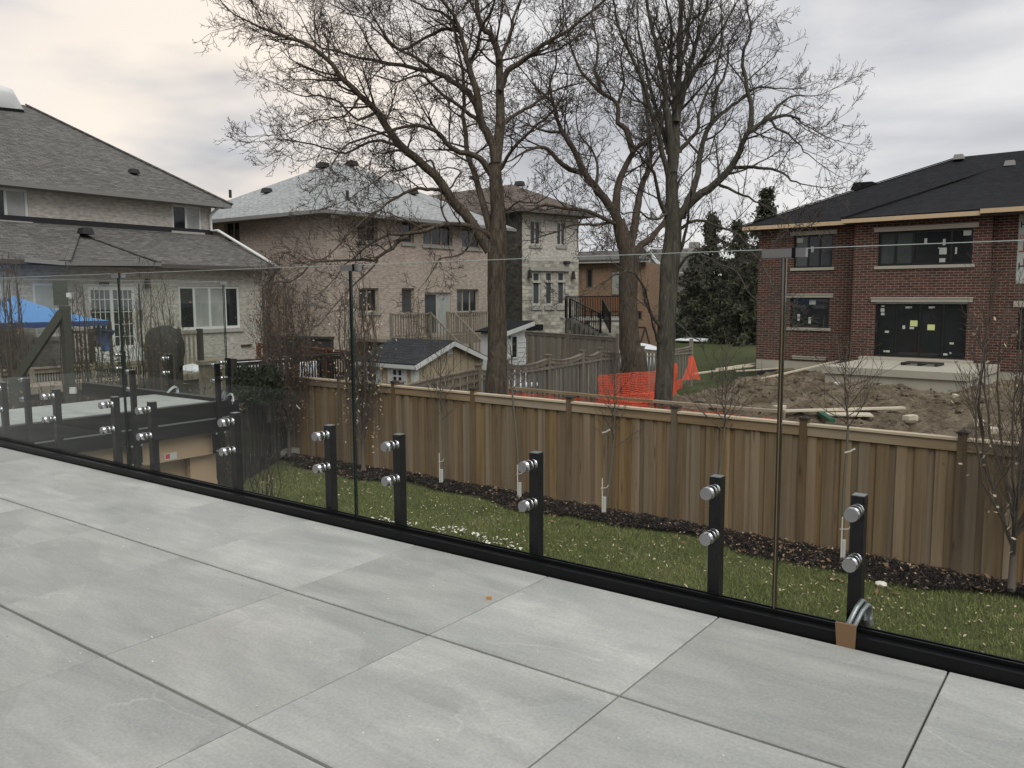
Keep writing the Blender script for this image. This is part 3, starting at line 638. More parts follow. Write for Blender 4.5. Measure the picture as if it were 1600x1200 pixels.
# ================================================================== BUILDINGS
def wall(name, pl, u0, u1, z0, z1, holes, mat, parent, k=0, th=.28, rev=.10, ztop=None):
    """wall in the frame of pl with real openings; holes = (u0,u1,z0,z1)"""
    mb = MB(); us = sorted({u0, u1}|{q for h in holes for q in h[:2]}); zs = sorted({z0, z1}|{q for h in holes for q in h[2:4]})
    for i in range(len(us)-1):
        for j in range(len(zs)-1):
            cu, cz = (us[i]+us[i+1])/2, (zs[j]+zs[j+1])/2
            if any(h[0] < cu < h[1] and h[2] < cz < h[3] for h in holes): continue
            if us[i] < u0-1e-6 or us[i+1] > u1+1e-6: continue
            q = [pl.at(us[i], zs[j], k), pl.at(us[i+1], zs[j], k), pl.at(us[i+1], zs[j+1], k), pl.at(us[i], zs[j+1], k)]
            n = np.cross(q[1]-q[0], q[2]-q[0])
            mb.add(q, [(0, 1, 2, 3) if n@pl.n > 0 else (3, 2, 1, 0)])
    for a, b, c, d in holes:
        f = [pl.at(a, c, k), pl.at(b, c, k), pl.at(b, d, k), pl.at(a, d, k)]; g = [p-pl.n*.2 for p in f]
        mb.add(f+g, [(0, 1, 5, 4), (1, 2, 6, 5), (2, 3, 7, 6), (3, 0, 4, 7)])
    f = [pl.at(u0, z0, k), pl.at(u1, z0, k), pl.at(u1, z1, k), pl.at(u0, z1, k)]; g = [p-pl.n*th for p in f]
    mb.add(f+g, [(0, 1, 5, 4), (1, 2, 6, 5), (2, 3, 7, 6), (3, 0, 4, 7)])
    return mk(name, mb, mat, parent)
def window(pl, r, parent, mats, cols=1, rows=1, fr=.06, rec=.10, k=0, sill=None, bars=0, brows=0, name='window', panes=None, sillmat=None, split=None):
    """frame + one pane per light + optional glazing bars and sill"""
    u0, u1, z0, z1 = r; mb = MB(); K0, K1 = k-rec-.05, k-rec
    cu = [u0+(u1-u0)*i/cols for i in range(cols+1)] if split is None else [u0]+[u0+(u1-u0)*s for s in split]+[u1]
    cols = len(cu)-1
    mb.pbox(pl, u0, u1, z1-fr, z1, K0, K1+.0).pbox(pl, u0, u1, z0, z0+fr, K0, K1)
    for i, u in enumerate(cu):
        a = u if i == 0 else (u-fr if i == cols else u-fr/2)
        mb.pbox(pl, a, a+fr, z0+fr, z1-fr, K0, K1)
    for j in range(1, rows): mb.pbox(pl, u0+fr, u1-fr, z0+(z1-z0)*j/rows-fr/2, z0+(z1-z0)*j/rows+fr/2, K0+.004, K1-.004)
    w = mk(name, mb, mats[0], parent)
    for i in range(cols):
        a, b = cu[i], cu[i+1]
        m_ = mats[1] if panes is None else panes[i % len(panes)]
        mk('pane', MB().pbox(pl, a+fr*.4, b-fr*.4, z0+fr*.5, z1-fr*.5, K0+.005, K0+.02), m_, w)
    if bars or brows:
        g = MB()
        for i in range(cols):
            a, b = cu[i]+fr/2, cu[i+1]-fr/2
            for j in range(1, bars+1): q = a+(b-a)*j/(bars+1); g.pbox(pl, q-.012, q+.012, z0+fr, z1-fr, K0+.021, K0+.036)
            for j in range(1, brows+1): q = z0+(z1-z0)*j/(brows+1); g.pbox(pl, a, b, q-.012, q+.012, K0+.021, K0+.034)
        mk('glazing_bars', g, mats[0], w)
    if sill: mk('sill', MB().pbox(pl, u0-.08, u1+.08, z0-sill, z0-.002, k-.10, k+.07), sillmat or M['cream_trim'], w)
    return w
def eave(pl, u0, u1, z, parent, ov=.45, mat='gutter_grey', h=.14, soff=True):
    mk('gutter', MB().pbox(pl, u0, u1, z-h, z, ov, ov+.11), M[mat], parent)
    if soff: mk('soffit', MB().pbox(pl, u0, u1, z-h, z-h+.03, -.02, ov-.002), M[mat], parent)
def roofvent(p, parent, s=.3, mat='vent_dark'):
    mk('roof_vent', MB().obox(p+np.array([0, 0, s*.3]), (1, 0, 0), (0, 1, 0), (0, 0, 1), s, s, s*.5, .75), M[mat], parent)

# ---------------------------------------------------------------- left house (grey-beige brick, lean-to roof)
LP = Plane(PT(412, 500, 33), -3.5); UP = LP.off(-2.3)
LH = thing('brick_house', 'grey beige brick house at the left with a lean-to roof below its main roof', 'house', tuple(LP.at(0, GZ)))
ze = np.mean([LP.uz(x, y, .5)[1] for x, y in ((0, 403), (200, 411), (410, 418))])
zue = np.mean([UP.uz(x, y, .5)[1] for x, y in ((0, 281), (170, 300), (350, 319))])
U0 = LP.uz(-260, 500)[0]; uR = UP.uz(333, 400)[0]
wl = [LP.rect(280, 447, 375, 514), LP.rect(140, 448, 213, 546), LP.rect(53, 442, 104, 526), LP.rect(-60, 441, 4, 480)]
wall('wall', LP, U0, 0, GZ, ze-.05, wl, M['brick_grey'], LH)
window(LP, wl[0], LH, (M['white_paint'], M['pane_mid']), split=(.25, .5, .76), panes=[M['pane'], M['curtain_p'] if 'curtain_p' in M else M['pane_pale'], M['pane_pale'], M['pane']], sill=.14, fr=.09, rec=.04)
dd = window(LP, wl[1], LH, (M['white_paint'], M['pane']), split=(.49,), bars=3, brows=4, fr=.11, rec=.03, name='patio_door')
mk('door_sill', MB().pbox(LP, wl[1][0]-.1, wl[1][1]+.2, wl[1][2]-.42, wl[1][2]-.01, -.05, .12), M['white_paint'], LH)
window(LP, wl[2], LH, (M['white_paint'], M['pane_mid']), fr=.09, rec=.04, sill=.14, rows=2, panes=[M['pane_pale']])
window(LP, wl[3], LH, (M['white_paint'], M['pane_mid']), fr=.09, rec=.04)
wu = [UP.rect(269, 321, 315, 362), UP.rect(-30, 293, 44, 344)]
zf_ = LP.uz(325, 366, -2.3)[1]
wall('upper_wall', UP, U0-2, uR, zf_-1.0, zue, wu, M['brick_grey'], LH)
window(UP, wu[0], LH, (M['white_paint'], M['pane']), split=(.48,), panes=[M['pane'], M['pane_pale']], fr=.09, rec=.03, sill=.10)
window(UP, wu[1], LH, (M['white_paint'], M['pane_mid']), split=(.52,), panes=[M['pane'], M['pane_pale']], fr=.09, rec=.03, sill=.10)
eave(LP, U0, .45, ze, LH, .45, 'gutter_dark'); eave(UP, U0-2, uR+.55, zue, LH, .45, 'gutter_grey')
# side and rear walls of the house
mk('side_wall', MB().pbox(LP, -.28, -.002, GZ, ze-.14, -2.6, -.281), M['brick_grey'], LH)
mk('side_wall', MB().pbox(UP, uR-.28, uR-.001, GZ, zue-.2, -11.5, -.281), M['brick_grey'], LH)
mk('rear_wall', MB().pbox(UP, U0-2, uR-.3, GZ, zue-.2, -11.7, -11.4), M['brick_grey'], LH)
# lean-to roof
A0 = LP.at(.45, ze, .52); A1 = LP.at(U0, ze, .52); B1 = LP.at(U0, zf_, -2.31); B0 = LP.at(uR+.25, zf_, -2.31)
mk('lean_to_roof', MB().poly([A0, A1, B1, B0], .07), M['shingle_grey'], LH)
mk('flashing', MB().pbox(UP, U0, uR+.0, zf_-.06, zf_+.17, .004, .03), M['tar'], LH)
mk('roof_hip_side', MB().poly([A0, B0, LP.at(.45, ze, -2.7)], .05), M['shingle_grey'], LH)
ap = LP.px(118, 363, -1.75); bl = LP.px(38, 404, .52); br_ = LP.px(250, 410, .52); md = LP.px(101, 405, 1.0)
bl[2] = ze+.03; br_[2] = ze+.03; md[2] = ze-.05; ap2 = LP.px(150, 371, -1.4)
mk('bay_roof', MB().poly([ap, md, bl], .05), M['shingle_grey'], LH); mk('bay_roof', MB().poly([ap, md, br_], .05), M['shingle_grey'], LH)
mk('ridge_cap', MB().bar(ap+[0, 0, .03], br_+[0, 0, .03], .26, .04).bar(ap+[0, 0, .03], md+[0, 0, .03], .34, .04), M['shingle_grey'], LH)
mk('gutter', MB().bar(bl+[0, 0, -.05], md+[0, 0, -.05], .12, .12).bar(md+[0, 0, -.05], br_+[0, 0, -.05], .12, .12), M['gutter_grey'], LH)
roofvent(LP.px(134, 367, -1.3), LH, .42); 
# main roof: hip from the right-hand eave corner
c0 = UP.at(uR+.6, zue, .56); c1 = UP.at(U0-2.5, zue, .56); D_ = 13.0
rise = 0; 
rp = UP.off(-D_/2+.3); g_ = rp.uz(42, 165)
pk = rp.at(g_[0], g_[1]); c2 = UP.at(uR+.6, zue, -D_+.4); pk2 = rp.at(U0-2.5, g_[1]); c3 = UP.at(U0-2.5, zue, -D_+.4)
mk('main_roof', MB().poly([c0, pk, pk2, c1], .08), M['shingle_grey'], LH)
mk('main_roof', MB().poly([c0, c2, pk], .08), M['shingle_grey'], LH); mk('main_roof', MB().poly([c2, c3, pk2, pk], .08), M['shingle_grey'], LH)
mk('ridge_cap', MB().bar(c0+[0, 0, .03], pk+[0, 0, .03], .25, .05), M['shingle_grey'], LH)
def onroof(x, y, pts, lift=0):
    n = np.cross(pts[1]-pts[0], pts[2]-pts[0]); d = ray(x, y); return CAM+d*((pts[0]-CAM)@n)/(d@n)+np.array([0, 0, lift])
rv = onroof(209, 272, [c0, pk, c1]); roofvent(rv, LH, .34)
s1, s2, s3, s4 = [onroof(x, y, [c0, pk, c1], .12) for x, y in ((-60, 158), (-60, 172), (40, 176), (32, 164))]
sk = MB().poly([onroof(-70, 166, [c0, pk, c1], .1), onroof(38, 177, [c0, pk, c1], .1), onroof(30, 162, [c0, pk, c1], .1), onroof(-70, 152, [c0, pk, c1], .1)], .2)
mk('skylight_curb', sk, M['vent_dark'], LH)
dm = MB(); a, b, c, d = [onroof(x, y, [c0, pk, c1], .14) for x, y in ((-70, 166), (38, 177), (28, 163), (-70, 150))]
up_ = np.cross(pk-c0, c1-c0); up_ /= np.linalg.norm(up_); up_ = up_ if up_[2] > 0 else -up_
K = 6; rows = []
for i in range(K+1):
    v = i/K; row = []
    for j in range(K+1):
        u = j/K; h = .62*(max(0, 1-(2*u-1)**4)*max(0, 1-(2*v-1)**4))**.7
        row.append((a*(1-u)+b*u)*(1-v)+(d*(1-u)+c*u)*v+up_*h)
    rows.append(row)
dm.add([p for r_ in rows for p in r_], [(i*(K+1)+j, i*(K+1)+j+1, (i+1)*(K+1)+j+1, (i+1)*(K+1)+j) for i in range(K) for j in range(K)])
mk('skylight_dome', dm, M['white_paint'], LH, smooth=True)
# downpipe
dpu = UP.at(uR-.06, 0, .09)
mk('downpipe', MB().tube([UP.at(uR+.12, zue-.1, .35), UP.at(uR-.12, zue-.45, .10), UP.at(uR-.12, zf_+.15, .10), LP.at(uR+.05, zf_+.15, -2.0), LP.at(.30, ze+.13, .35), LP.at(.42, ze+.02, .5)], .06, 8), M['white_paint'], LH, smooth=True)
mk('downpipe', MB().tube([LP.at(.35, ze-.1, .45), LP.at(.25, ze-.5, .15), LP.at(-.05, ze-.8, .08), LP.at(-.05, GZ, .08)], .045, 8), M['gutter_dark'], LH)
mk('wall_lamp', MB().obox(LP.px(231, 443, .12), (1, 0, 0), (0, 1, 0), (0, 0, 1), .16, .16, .32, .7), M['dark_wood'], LH)
mk('wall_lamp', MB().obox(LP.px(163, 443, .1), (1, 0, 0), (0, 1, 0), (0, 0, 1), .1, .28, .1), M['dark_wood'], LH)
mk('wall_bracket', MB().pbox(LP, *LP.rect(376, 538, 393, 541), .02, .06), M['dark_wood'], LH)
mk('meter_box', MB().pbox(LP, *LP.rect(104, 457, 112, 467), .02, .14), M['white_paint'], LH)

# ---------------------------------------------------------------- middle house (tan brick, light pyramid roof)
P_ = PT(514, 500, 34); ML = Plane(P_, -90); MR = Plane(P_, 0)
MH = thing('brick_house', 'tan pinkish brick house in the middle with a pale grey pyramid roof', 'house', (P_[0], P_[1], GZ))
zm = MR.uz(514, 326)[1]; zm = np.mean([MR.uz(514, 330, .5)[1], MR.uz(630, 338, .5)[1], MR.uz(724, 348, .5)[1]])
WR = 11.5; WL = 10.5
up_w = [MR.rect(559, 342, 590, 377), MR.rect(628, 344, 647, 380), MR.rect(661, 347, 707, 384), MR.rect(722, 357, 752, 388),
        MR.rect(561, 450, 592, 488), MR.rect(628, 450, 648, 490), MR.rect(664, 457, 705, 531), MR.rect(714, 452, 748, 488)]
wall('wall', MR, .0025, WR, GZ, zm-.1, up_w, M['brick_tan'], MH)
tan_ = M['tan_frame'] if 'tan_frame' in M else plain('tan_frame', (.34, .30, .24), .6)
for i, r in enumerate(up_w):
    if i == 6: continue
    n_ = 1 if i in (1, 5) else (3 if i in (2, 7) else 2)
    window(MR, r, MH, (tan_, M['pane']), cols=n_, fr=.07, rec=.13, sill=.13, panes=[M['pane_mid'], M['pane'], M['pane']] if n_ > 1 else [M['pane_mid']], sillmat=M['stone_grey'])
dr = up_w[6]; 
door = window(MR, dr, MH, (M['cream_trim'], M['pane_pale']), split=(.5,), panes=[M['pane_mid'], M['pane_pale']], fr=.09, rec=.08, name='patio_door')
lw_ = [ML.rect(350, 341, 374, 379)]
wall('wall', ML, .003, WL, GZ, zm-.1, lw_, M['brick_tan'], MH)
window(ML, lw_[0], MH, (tan_, M['pane']), cols=2, fr=.07, rec=.13, sill=.13, sillmat=M['stone_grey'])
q0 = P_[0]; q1 = P_[1]
mk('side_wall', MB().box(q0-WL, q0-WL+.28, q1+.3, q1+WR, GZ, zm-.1), M['brick_tan'], MH)
mk('rear_wall', MB().box(q0-WL+.3, q0-.3, q1+WR-.28, q1+WR-.002, GZ, zm-.1), M['brick_tan'], MH)
OV = .6; x0, x1, y0, y1 = q0-WL-OV, q0+OV, q1-OV, q1+WR+OV
apx = PT(535, 253, 41.0); rl = .5
ra_ = np.array([apx[0]-.3, apx[1]-.2, apx[2]]); rb_ = np.array([apx[0]-.3, apx[1]+.5, apx[2]])
cs = [np.array([x0, y0, zm]), np.array([x1, y0, zm]), np.array([x1, y1, zm]), np.array([x0, y1, zm])]
mb = lambda p: MB().poly(p, .07)
for pp in ([cs[0], cs[1], ra_], [cs[1], cs[2], rb_, ra_], [cs[2], cs[3], rb_], [cs[3], cs[0], ra_, rb_]): mk('roof', mb(pp), M['shingle_light'], MH)
mk('ridge_cap', MB().bar(cs[1]+[0, 0, .03], ra_+[0, 0, .03], .22, .04), M['shingle_light'], MH)
mk('gutter', MB().box(x0, x1+.1, y0-.1, y0, zm-.16, zm-.01).box(x1, x1+.1, y0, y1, zm-.16, zm-.01), M['gutter_grey'], MH)
mk('soffit', MB().box(x0, x1-.002, y0, q1-.002, zm-.16, zm-.13).box(q0+.002, x1-.002, q1, y1, zm-.16, zm-.13), M['gutter_grey'], MH)
for x, y in ((417, 302),): roofvent(onroof(x, y, [cs[0], cs[1], ra_]), MH, .42)
for x, y in ((645, 304),): roofvent(onroof(x, y, [cs[1], cs[2], ra_]), MH, .45)
for x, y in ((505, 261), (550, 258)): roofvent(onroof(x, y+2, [cs[0], cs[1], ra_] if x < 535 else [cs[1], cs[2], ra_]), MH, .5)
for x, y in ((543, 312), (360, 309)):
    p = onroof(x, y, [cs[1], cs[2], ra_] if x > 500 else [cs[0], cs[1], ra_]); mk('vent_pipe', MB().tube([p, p+[0, 0, .38]], .07, 8), M['vent_dark'], MH)
p = PT(518, 333, 33.6); mk('floodlight', MB().tube([p, p+[.18, -.1, -.16]], [.05, .09], 8).tube([p+[0, .1, 0], p+[.1, .25, -.16]], [.05, .09], 8), M['white_paint'], MH)
# raised wooden porch of the middle house
PD = MR.off(2.6)
DK = thing('wood_porch', 'raised weathered wooden porch with railings on the tan brick house', 'porch', tuple(MR.at(2, GZ, 1.3)))
r = PD.rect(612, 490, 768, 530); zt = PD.uz(640, 490)[1]; zb = zt-1.02
uA, uB = PD.uz(612, 510)[0], PD.uz(768, 510)[0]; g1_, g2_ = PD.uz(672, 500)[0], PD.uz(700, 500)[0]
mk('porch_floor', MB().pbox(MR, uA, uB, zb-.12, zb, .02, 2.6), M['deck_wood'], DK)
mk('fascia', MB().pbox(PD, uA, uB, zb-.38, zb-.121, -.03, .03), M['deck_wood'], DK)
for s_, e_ in ((uA, g1_), (g2_, uB)):
    mk('handrail', MB().pbox(PD, s_, e_, zt-.05, zt, -.06, .06), M['deck_wood'], DK); mk('bottom_rail', MB().pbox(PD, s_, e_, zb+.08, zb+.15, -.02, .02), M['deck_wood'], DK)
    bm_ = meshof('baluster', MB().box(-.022, .022, -.022, .022, 0, zt-zb-.21), mat=M['deck_wood']); n_ = int((e_-s_)/.15)
    for i in range(n_):
        p = PD.at(s_+(i+.5)*(e_-s_)/n_, zb+.155); inst('baluster', bm_, DK, p)
for u in (uA, g1_, g2_, (g2_+uB)/2, uB):
    p = PD.at(u, 0); mk('post', MB().box(p[0]-.06, p[0]+.06, p[1]-.06, p[1]+.06, GZ, zt+.04), M['deck_wood'], DK)
def step_at(i): return zb-.2*i
stx = MB()
for i in range(8): stx.pbox(PD, g1_+.05-.0, g2_+.35, step_at(i)-.24, step_at(i)-.20, .03+.26*i, .30+.26*i)
mk('steps', stx, M['deck_wood'], DK)
for u in (g1_+.02, g2_+.38):
    a = PD.at(u, zt-.02, .05); b = PD.at(u, zt-1.65, 2.1); mk('stair_rail', MB().bar(a, b, .04, .07), M['deck_wood'], DK)
    sb_ = MB()
    for j in range(1, 12): c = a+(b-a)*j/12; sb_.bar(c, c+[0, 0, -.8], .035, .035, (1, 0, 0))
    mk('stair_balusters', sb_, M['deck_wood'], DK)

# ---------------------------------------------------------------- stone house behind the first tree
TP = Plane(PT(816, 450, 45), 14); T2 = Plane(PT(816, 450, 45), -76)
TH = thing('stone_house', 'two storey grey stone house with a brown hip roof, behind the big tree', 'house', tuple(TP.at(0, GZ)))
tw = [TP.rect(832, 424, 845, 477), TP.rect(852, 424, 864, 477), TP.rect(871, 424, 883, 477), TP.rect(828, 344, 845, 383), TP.rect(870, 347, 884, 384)]
ur = TP.uz(904, 400)[0]; zt_ = TP.uz(816, 327)[1]; zmid = TP.uz(860, 408)[1]
lo = [q for q in tw if q[3] < zmid+.4]; hi = [q for q in tw if q[3] >= zmid+.4]
wall('stone_wall', TP, 0, ur, GZ, zmid, lo, M['stone'], TH); wall('upper_wall', TP, 0, ur, zmid, zt_, hi, M['brick_grey'], TH)
def tmats(): return (M['cream_trim'], M['pane'])
for q in lo: window(TP, q, TH, tmats(), rows=1, fr=.11, rec=.05, sill=.26, sillmat=M['stone_grey'], panes=[M['pane_mid'], M['pane']])
for q in lo: mk('transom', MB().pbox(TP, q[0], q[1], q[3]-.62, q[3]-.50, -.04, .03), M['cream_trim'], TH)
for q in hi: window(TP, q, TH, tmats(), cols=2, fr=.09, rec=.05, sill=.16, sillmat=M['stone_grey'])
mk('head_moulding', MB().pbox(TP, lo[0][0]-.25, lo[-1][1]+.25, lo[0][3]+.03, lo[0][3]+.24, .0, .12), M['stone_grey'], TH)
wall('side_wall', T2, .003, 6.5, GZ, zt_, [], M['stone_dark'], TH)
a_ = T2.uz(795, 400)[0]
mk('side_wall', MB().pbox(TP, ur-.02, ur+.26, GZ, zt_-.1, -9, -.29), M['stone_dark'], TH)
e0_, e1_ = TP.at(-.7, zt_, .7), TP.at(ur+.8, zt_, .7); e2_, e3_ = TP.at(ur+.8, zt_, -9), TP.at(-.7, zt_, -9)
L1 = TP.at(-.7, zt_, .7)+T2.d*7.5; pk_ = TP.at(ur*.42, TP.uz(800, 288, -3.6)[1], -3.6); pk_ = TP.px(800, 288, -3.4)
R_ = pk_+T2.d*13+np.array([0, 0, .25])
mk('roof', MB().poly([e0_, e1_, pk_], .08), M['shingle_brown'], TH); mk('roof', MB().poly([e1_, e2_, pk_], .08), M['shingle_brown'], TH)
fl_ = e0_+T2.d*17; 
mk('roof', MB().poly([e0_, pk_, R_, fl_], .08), M['shingle_brown'], TH); mk('roof', MB().poly([e2_, pk_+[0, 0, -.01], R_+[0, 0, -.01], TP.at(-.7, zt_, -9)+T2.d*17], .08), M['shingle_brown'], TH)
mk('gutter', MB().bar(e0_+[0, 0, -.1], e1_+[0, 0, -.1], .14, .2).bar(e0_+[0, 0, -.1], fl_+[0, 0, -.1], .14, .2).bar(e1_+[0, 0, -.1], e2_+[0, 0, -.1], .14, .2), M['gutter_dark'], TH)
mk('soffit', MB().pbox(TP, -.7, ur+.7, zt_-.2, zt_-.16, 0, .62), M['gutter_dark'], TH)
roofvent(TP.px(740, 281, -3.2), TH, .4); roofvent(TP.px(812, 291, -3.2), TH, .5)
for x, y in ((828, 428), (896, 430)): mk('wall_lamp', MB().obox(TP.px(x, y, .15), (1, 0, 0), (0, 1, 0), (0, 0, 1), .2, .2, .45, .6), M['dark_wood'], TH)
mk('wall_vent', MB().pbox(TP, *TP.rect(880, 408, 887, 412), .01, .2), M['vent_dark'], TH)
mk('basement_window', MB().pbox(TP, *TP.rect(822, 507, 848, 516), .01, .04), M['pane'], TH)
# stone house stair with black iron rails
ST = thing('iron_stair', 'stone landing and stair with black iron railings beside the stone house', 'stair', tuple(PT(930, 560, 40)[:2])+(GZ,))
l0 = PT(884, 497, 41); l1 = PT(972, 492, 41); zL = l0[2]
dv = (l1-l0); dv[2] = 0; Ld = np.linalg.norm(dv); dv /= Ld; SP = Plane(l0, math.degrees(math.atan2(dv[0], dv[1])))
if SP.d@dv < 0: SP.d = -SP.d
mk('landing', MB().pbox(SP, 1.2, Ld, GZ, zL-.12, -2.5, -.01), M['stone'], ST); mk('landing_slab', MB().pbox(SP, -.1, Ld+.1, zL-.12, zL, -2.6, .08), M['concrete'], ST)
def ironrail(a, b, h=1.0, n=16):
    mb = MB().bar(a+[0, 0, h], b+[0, 0, h], .05, .05).bar(a+[0, 0, .1], b+[0, 0, .1], .03, .03)
    for i in range(n+1): c = a+(b-a)*i/n; mb.bar(c, c+[0, 0, h], .028 if 0 < i < n else .08, None, (1, 0, 0))
    mk('iron_railing', mb, M['black_metal'], ST)
ironrail(SP.at(0, zL, .0), SP.at(Ld, zL, .0), 1.05, 34)
sA = SP.at(.1, zL, .5); sB = SP.at(1.9, zL-1.75, 1.6)
ironrail(SP.at(0.2, zL, .3), PT(938, 520, 38.5)*[1, 1, 0]+[0, 0, PT(938, 522, 38.5)[2]], .95, 14)
ironrail(PT(942, 499, 40), PT(953, 520, 38.5), .95, 8)
ss = MB()
a = SP.at(.2, zL, .2); b = PT(948, 524, 38.6)
for i in range(9): c = a+(b-a)*i/8; ss.obox((c[0], c[1], (c[2]+GZ)/2), tuple(dv), tuple(SP.n), (0, 0, 1), .42, 1.3, c[2]-GZ)
mk('steps', ss, M['stone_dark'], ST)
# ---------------------------------------------------------------- background houses
OP = Plane(PT(905, 450, 58), 78)
OH = thing('brick_house', 'orange brick house far back between the stone house and the trees', 'house', tuple(OP.at(0, GZ)))
oz = OP.uz(905, 412)[1]; uo = OP.uz(1008, 450)[0]; us_ = 1 if uo > 0 else -1
uo = abs(uo)
if us_ < 0: OP.d = -OP.d
ow = [OP.rect(916, 420, 926, 450), OP.rect(995, 486, 1003, 500)]
wall('wall', OP, -3, uo, GZ, oz, ow, M['brick_orange'], OH)
for q in ow: window(OP, q, OH, (M['gutter_dark'], M['pane']), fr=.1, rec=.05)
mk('fascia', MB().pbox(OP, -3, uo+.3, oz, oz+.22, -.1, .55), M['cream_trim'], OH)
mk('roof', MB().poly([OP.at(-3, oz+.22, .6), OP.at(uo+.4, oz+.22, .6), OP.at(uo-3, oz+1.1, -5), OP.at(-3, oz+1.1, -5)], .1), M['shingle_grey'], OH)
mk('side_wall', MB().pbox(OP, uo-.3, uo-.01, GZ, oz, -9, -.29), M['brick_orange'], OH)
mk('trim_panel', MB().pbox(OP, *OP.rect(957, 425, 975, 460), .01, .1), M['stone_grey'], OH)
mk('dark_opening', MB().pbox(OP, *OP.rect(915, 462, 972, 486), .01, .06), M['terracotta'], OH)
GP = Plane(PT(1000, 450, 75), 80)
GH = thing('grey_house', 'distant pale grey gabled house between the tree trunks', 'house', tuple(GP.at(0, GZ)))
if GP.uz(1100, 450)[0] < 0: GP.d = -GP.d
ga, gb, gc = GP.uz(985, 460)[0], GP.uz(1062, 460)[0], GP.uz(1100, 460)[0]; zg = GP.uz(1020, 432)[1]
gw = [GP.rect(1002, 430, 1012, 446), GP.rect(1062, 425, 1070, 440)]
wall('wall', GP, ga-4, gc, GZ, zg, gw[:0], M['stone_grey'], GH)
for q in gw: window(GP, q, GH, (M['white_paint'], M['pane_pale']), cols=2, rows=2, fr=.12, rec=-.06)
zr = GP.uz(1040, 388, -4)[1]
mk('roof', MB().poly([GP.at(ga-4, zg, .6), GP.at(gc+.5, zg, .6), GP.at(gc-2, zr, -5), GP.at(ga-2, zr, -5)], .1), M['shingle_grey'], GH)
gm = GP.uz(1010, 440)[0]
mk('gable', MB().poly([GP.at(gm-2.2, zg, .8), GP.at(gm+2.2, zg, .8), GP.at(gm, zg+2.6, .8)], .3), M['stone_grey'], GH)
mk('gable_trim', MB().bar(GP.at(gm-2.4, zg-.1, .9), GP.at(gm, zg+2.7, .9), .2, .25).bar(GP.at(gm+2.4, zg-.1, .9), GP.at(gm, zg+2.7, .9), .2, .25), M['white_paint'], GH)
mk('chimney', MB().pbox(GP, GP.uz(1073, 400)[0]-.4, GP.uz(1073, 400)[0]+.4, zg, GP.uz(1073, 376)[1], -3, -2.2), M['stone_grey'], GH)

# ---------------------------------------------------------------- new red brick house
BP = Plane(PT(1440, 500, 32), -85.2)
BP.d = -BP.d           # u grows to the right of the picture
BH = thing('brick_house', 'unfinished dark red brick house with black windows and a black shingle roof at the right', 'house', tuple(BP.at(0, GZ)))
BS = BP.off(-.65); BT = BP.off(-.35)
uL = BS.uz(1184, 450)[0]; uC0 = BP.uz(1332, 450)[0]; uC1 = BP.uz(1545, 450)[0]; uR1 = BT.uz(1586, 450)[0]; uE = BT.uz(1720, 450)[0]
zE = np.mean([BP.uz(1332, 341, .5)[1], BP.uz(1526, 328, .5)[1]]); zF = BS.uz(1184, 561)[1]; zB = mean_ = -2.6
bw = dict(UL=BS.rect(1240, 367, 1301, 418), LL=BS.rect(1234, 465, 1295, 512), UR=BP.rect(1372, 359, 1520, 414), LR=BP.rect(1366, 472, 1510, 559), BL=BS.rect(1244, 562, 1284, 574))
wall('wall', BS, uL, uC0+.2, zF, zE, [bw['UL'], bw['LL']], M['brick_red'], BH)
wall('wall', BP, uC0, uC1, zF+.0, zE, [bw['UR'], bw['LR']], M['brick_red'], BH)
wall('wall', BT, uC1+.001, uR1, zF, zE+.12, [], M['brick_red'], BH, th=.27)
wr = BT.rect(1589, 480, 1640, 548); zw = BT.uz(1590, 443)[1]
wall('wall', BT, uR1+.001, uE, zF, zw, [wr], M['brick_red'], BH); window(BT, wr, BH, (M['black_frame'], M['pane']), cols=2, fr=.08)
mk('lintel', MB().pbox(BT, wr[0]-.15, wr[1]+.15, wr[3]+.0, wr[3]+.22, .01, .05), M['concrete_pale'], BH)
mk('house_wrap', MB().pbox(BT, uR1+.002, uE, zw+.002, zE+.10, -.25, -.02), M['paper'], BH)
mk('foundation', MB().pbox(BS, uL+.02, uC0, zF-.42, zF-.002, -.3, -.01), M['concrete_pale'], BH); mk('damp_proofing', MB().pbox(BS, uL+.03, uC0, zB, zF-.421, -.3, -.02), M['tar'], BH)
mk('foundation', MB().pbox(BP, uC0+.01, uE, zB, zF-.002, -.7, -.36), M['concrete_pale'], BH)
mk('side_wall', MB().pbox(BS, uL, uL+.27, zB, zE, -11, -.29), M['brick_red'], BH); mk('rear_wall', MB().pbox(BS, uL+.3, uE, zB, zE, -11.3, -11), M['brick_red'], BH)
bm2 = (M['black_frame'], M['pane'])
w1 = window(BS, bw['UL'], BH, bm2, split=(.36, .66), fr=.07, rec=.09, panes=[M['pane_mid'], M['pane'], M['pane']]); w2 = window(BS, bw['LL'], BH, bm2, cols=1, fr=.07, rec=.09, panes=[M['pane']])
w3 = window(BP, bw['UR'], BH, bm2, split=(.19, .38, .78), fr=.09, rec=.09, panes=[M['pane_mid'], M['pane_mid'], M['pane'], M['pane']]); w4 = window(BP, bw['LR'], BH, bm2, split=(.245, .5, .75), fr=.07, rec=.09, name='folding_door')
w5 = window(BS, bw['BL'], BH, bm2, fr=.05, rec=.05, name='basement_window')
lt_ = MB()
for pl, r, h in ((BS, bw['UL'], .12), (BS, bw['LL'], .12), (BP, bw['UR'], .12), (BP, bw['LR'], .14), (BS, bw['BL'], .10)):
    q = mk('lintel', MB().pbox(pl, r[0]-.16, r[1]+.16, r[3]+.002, r[3]+h, .004, .05).pbox(pl, r[0]-.18, r[1]+.18, r[3]+h, r[3]+h+.05, .004, .08), M['concrete_pale'], BH)
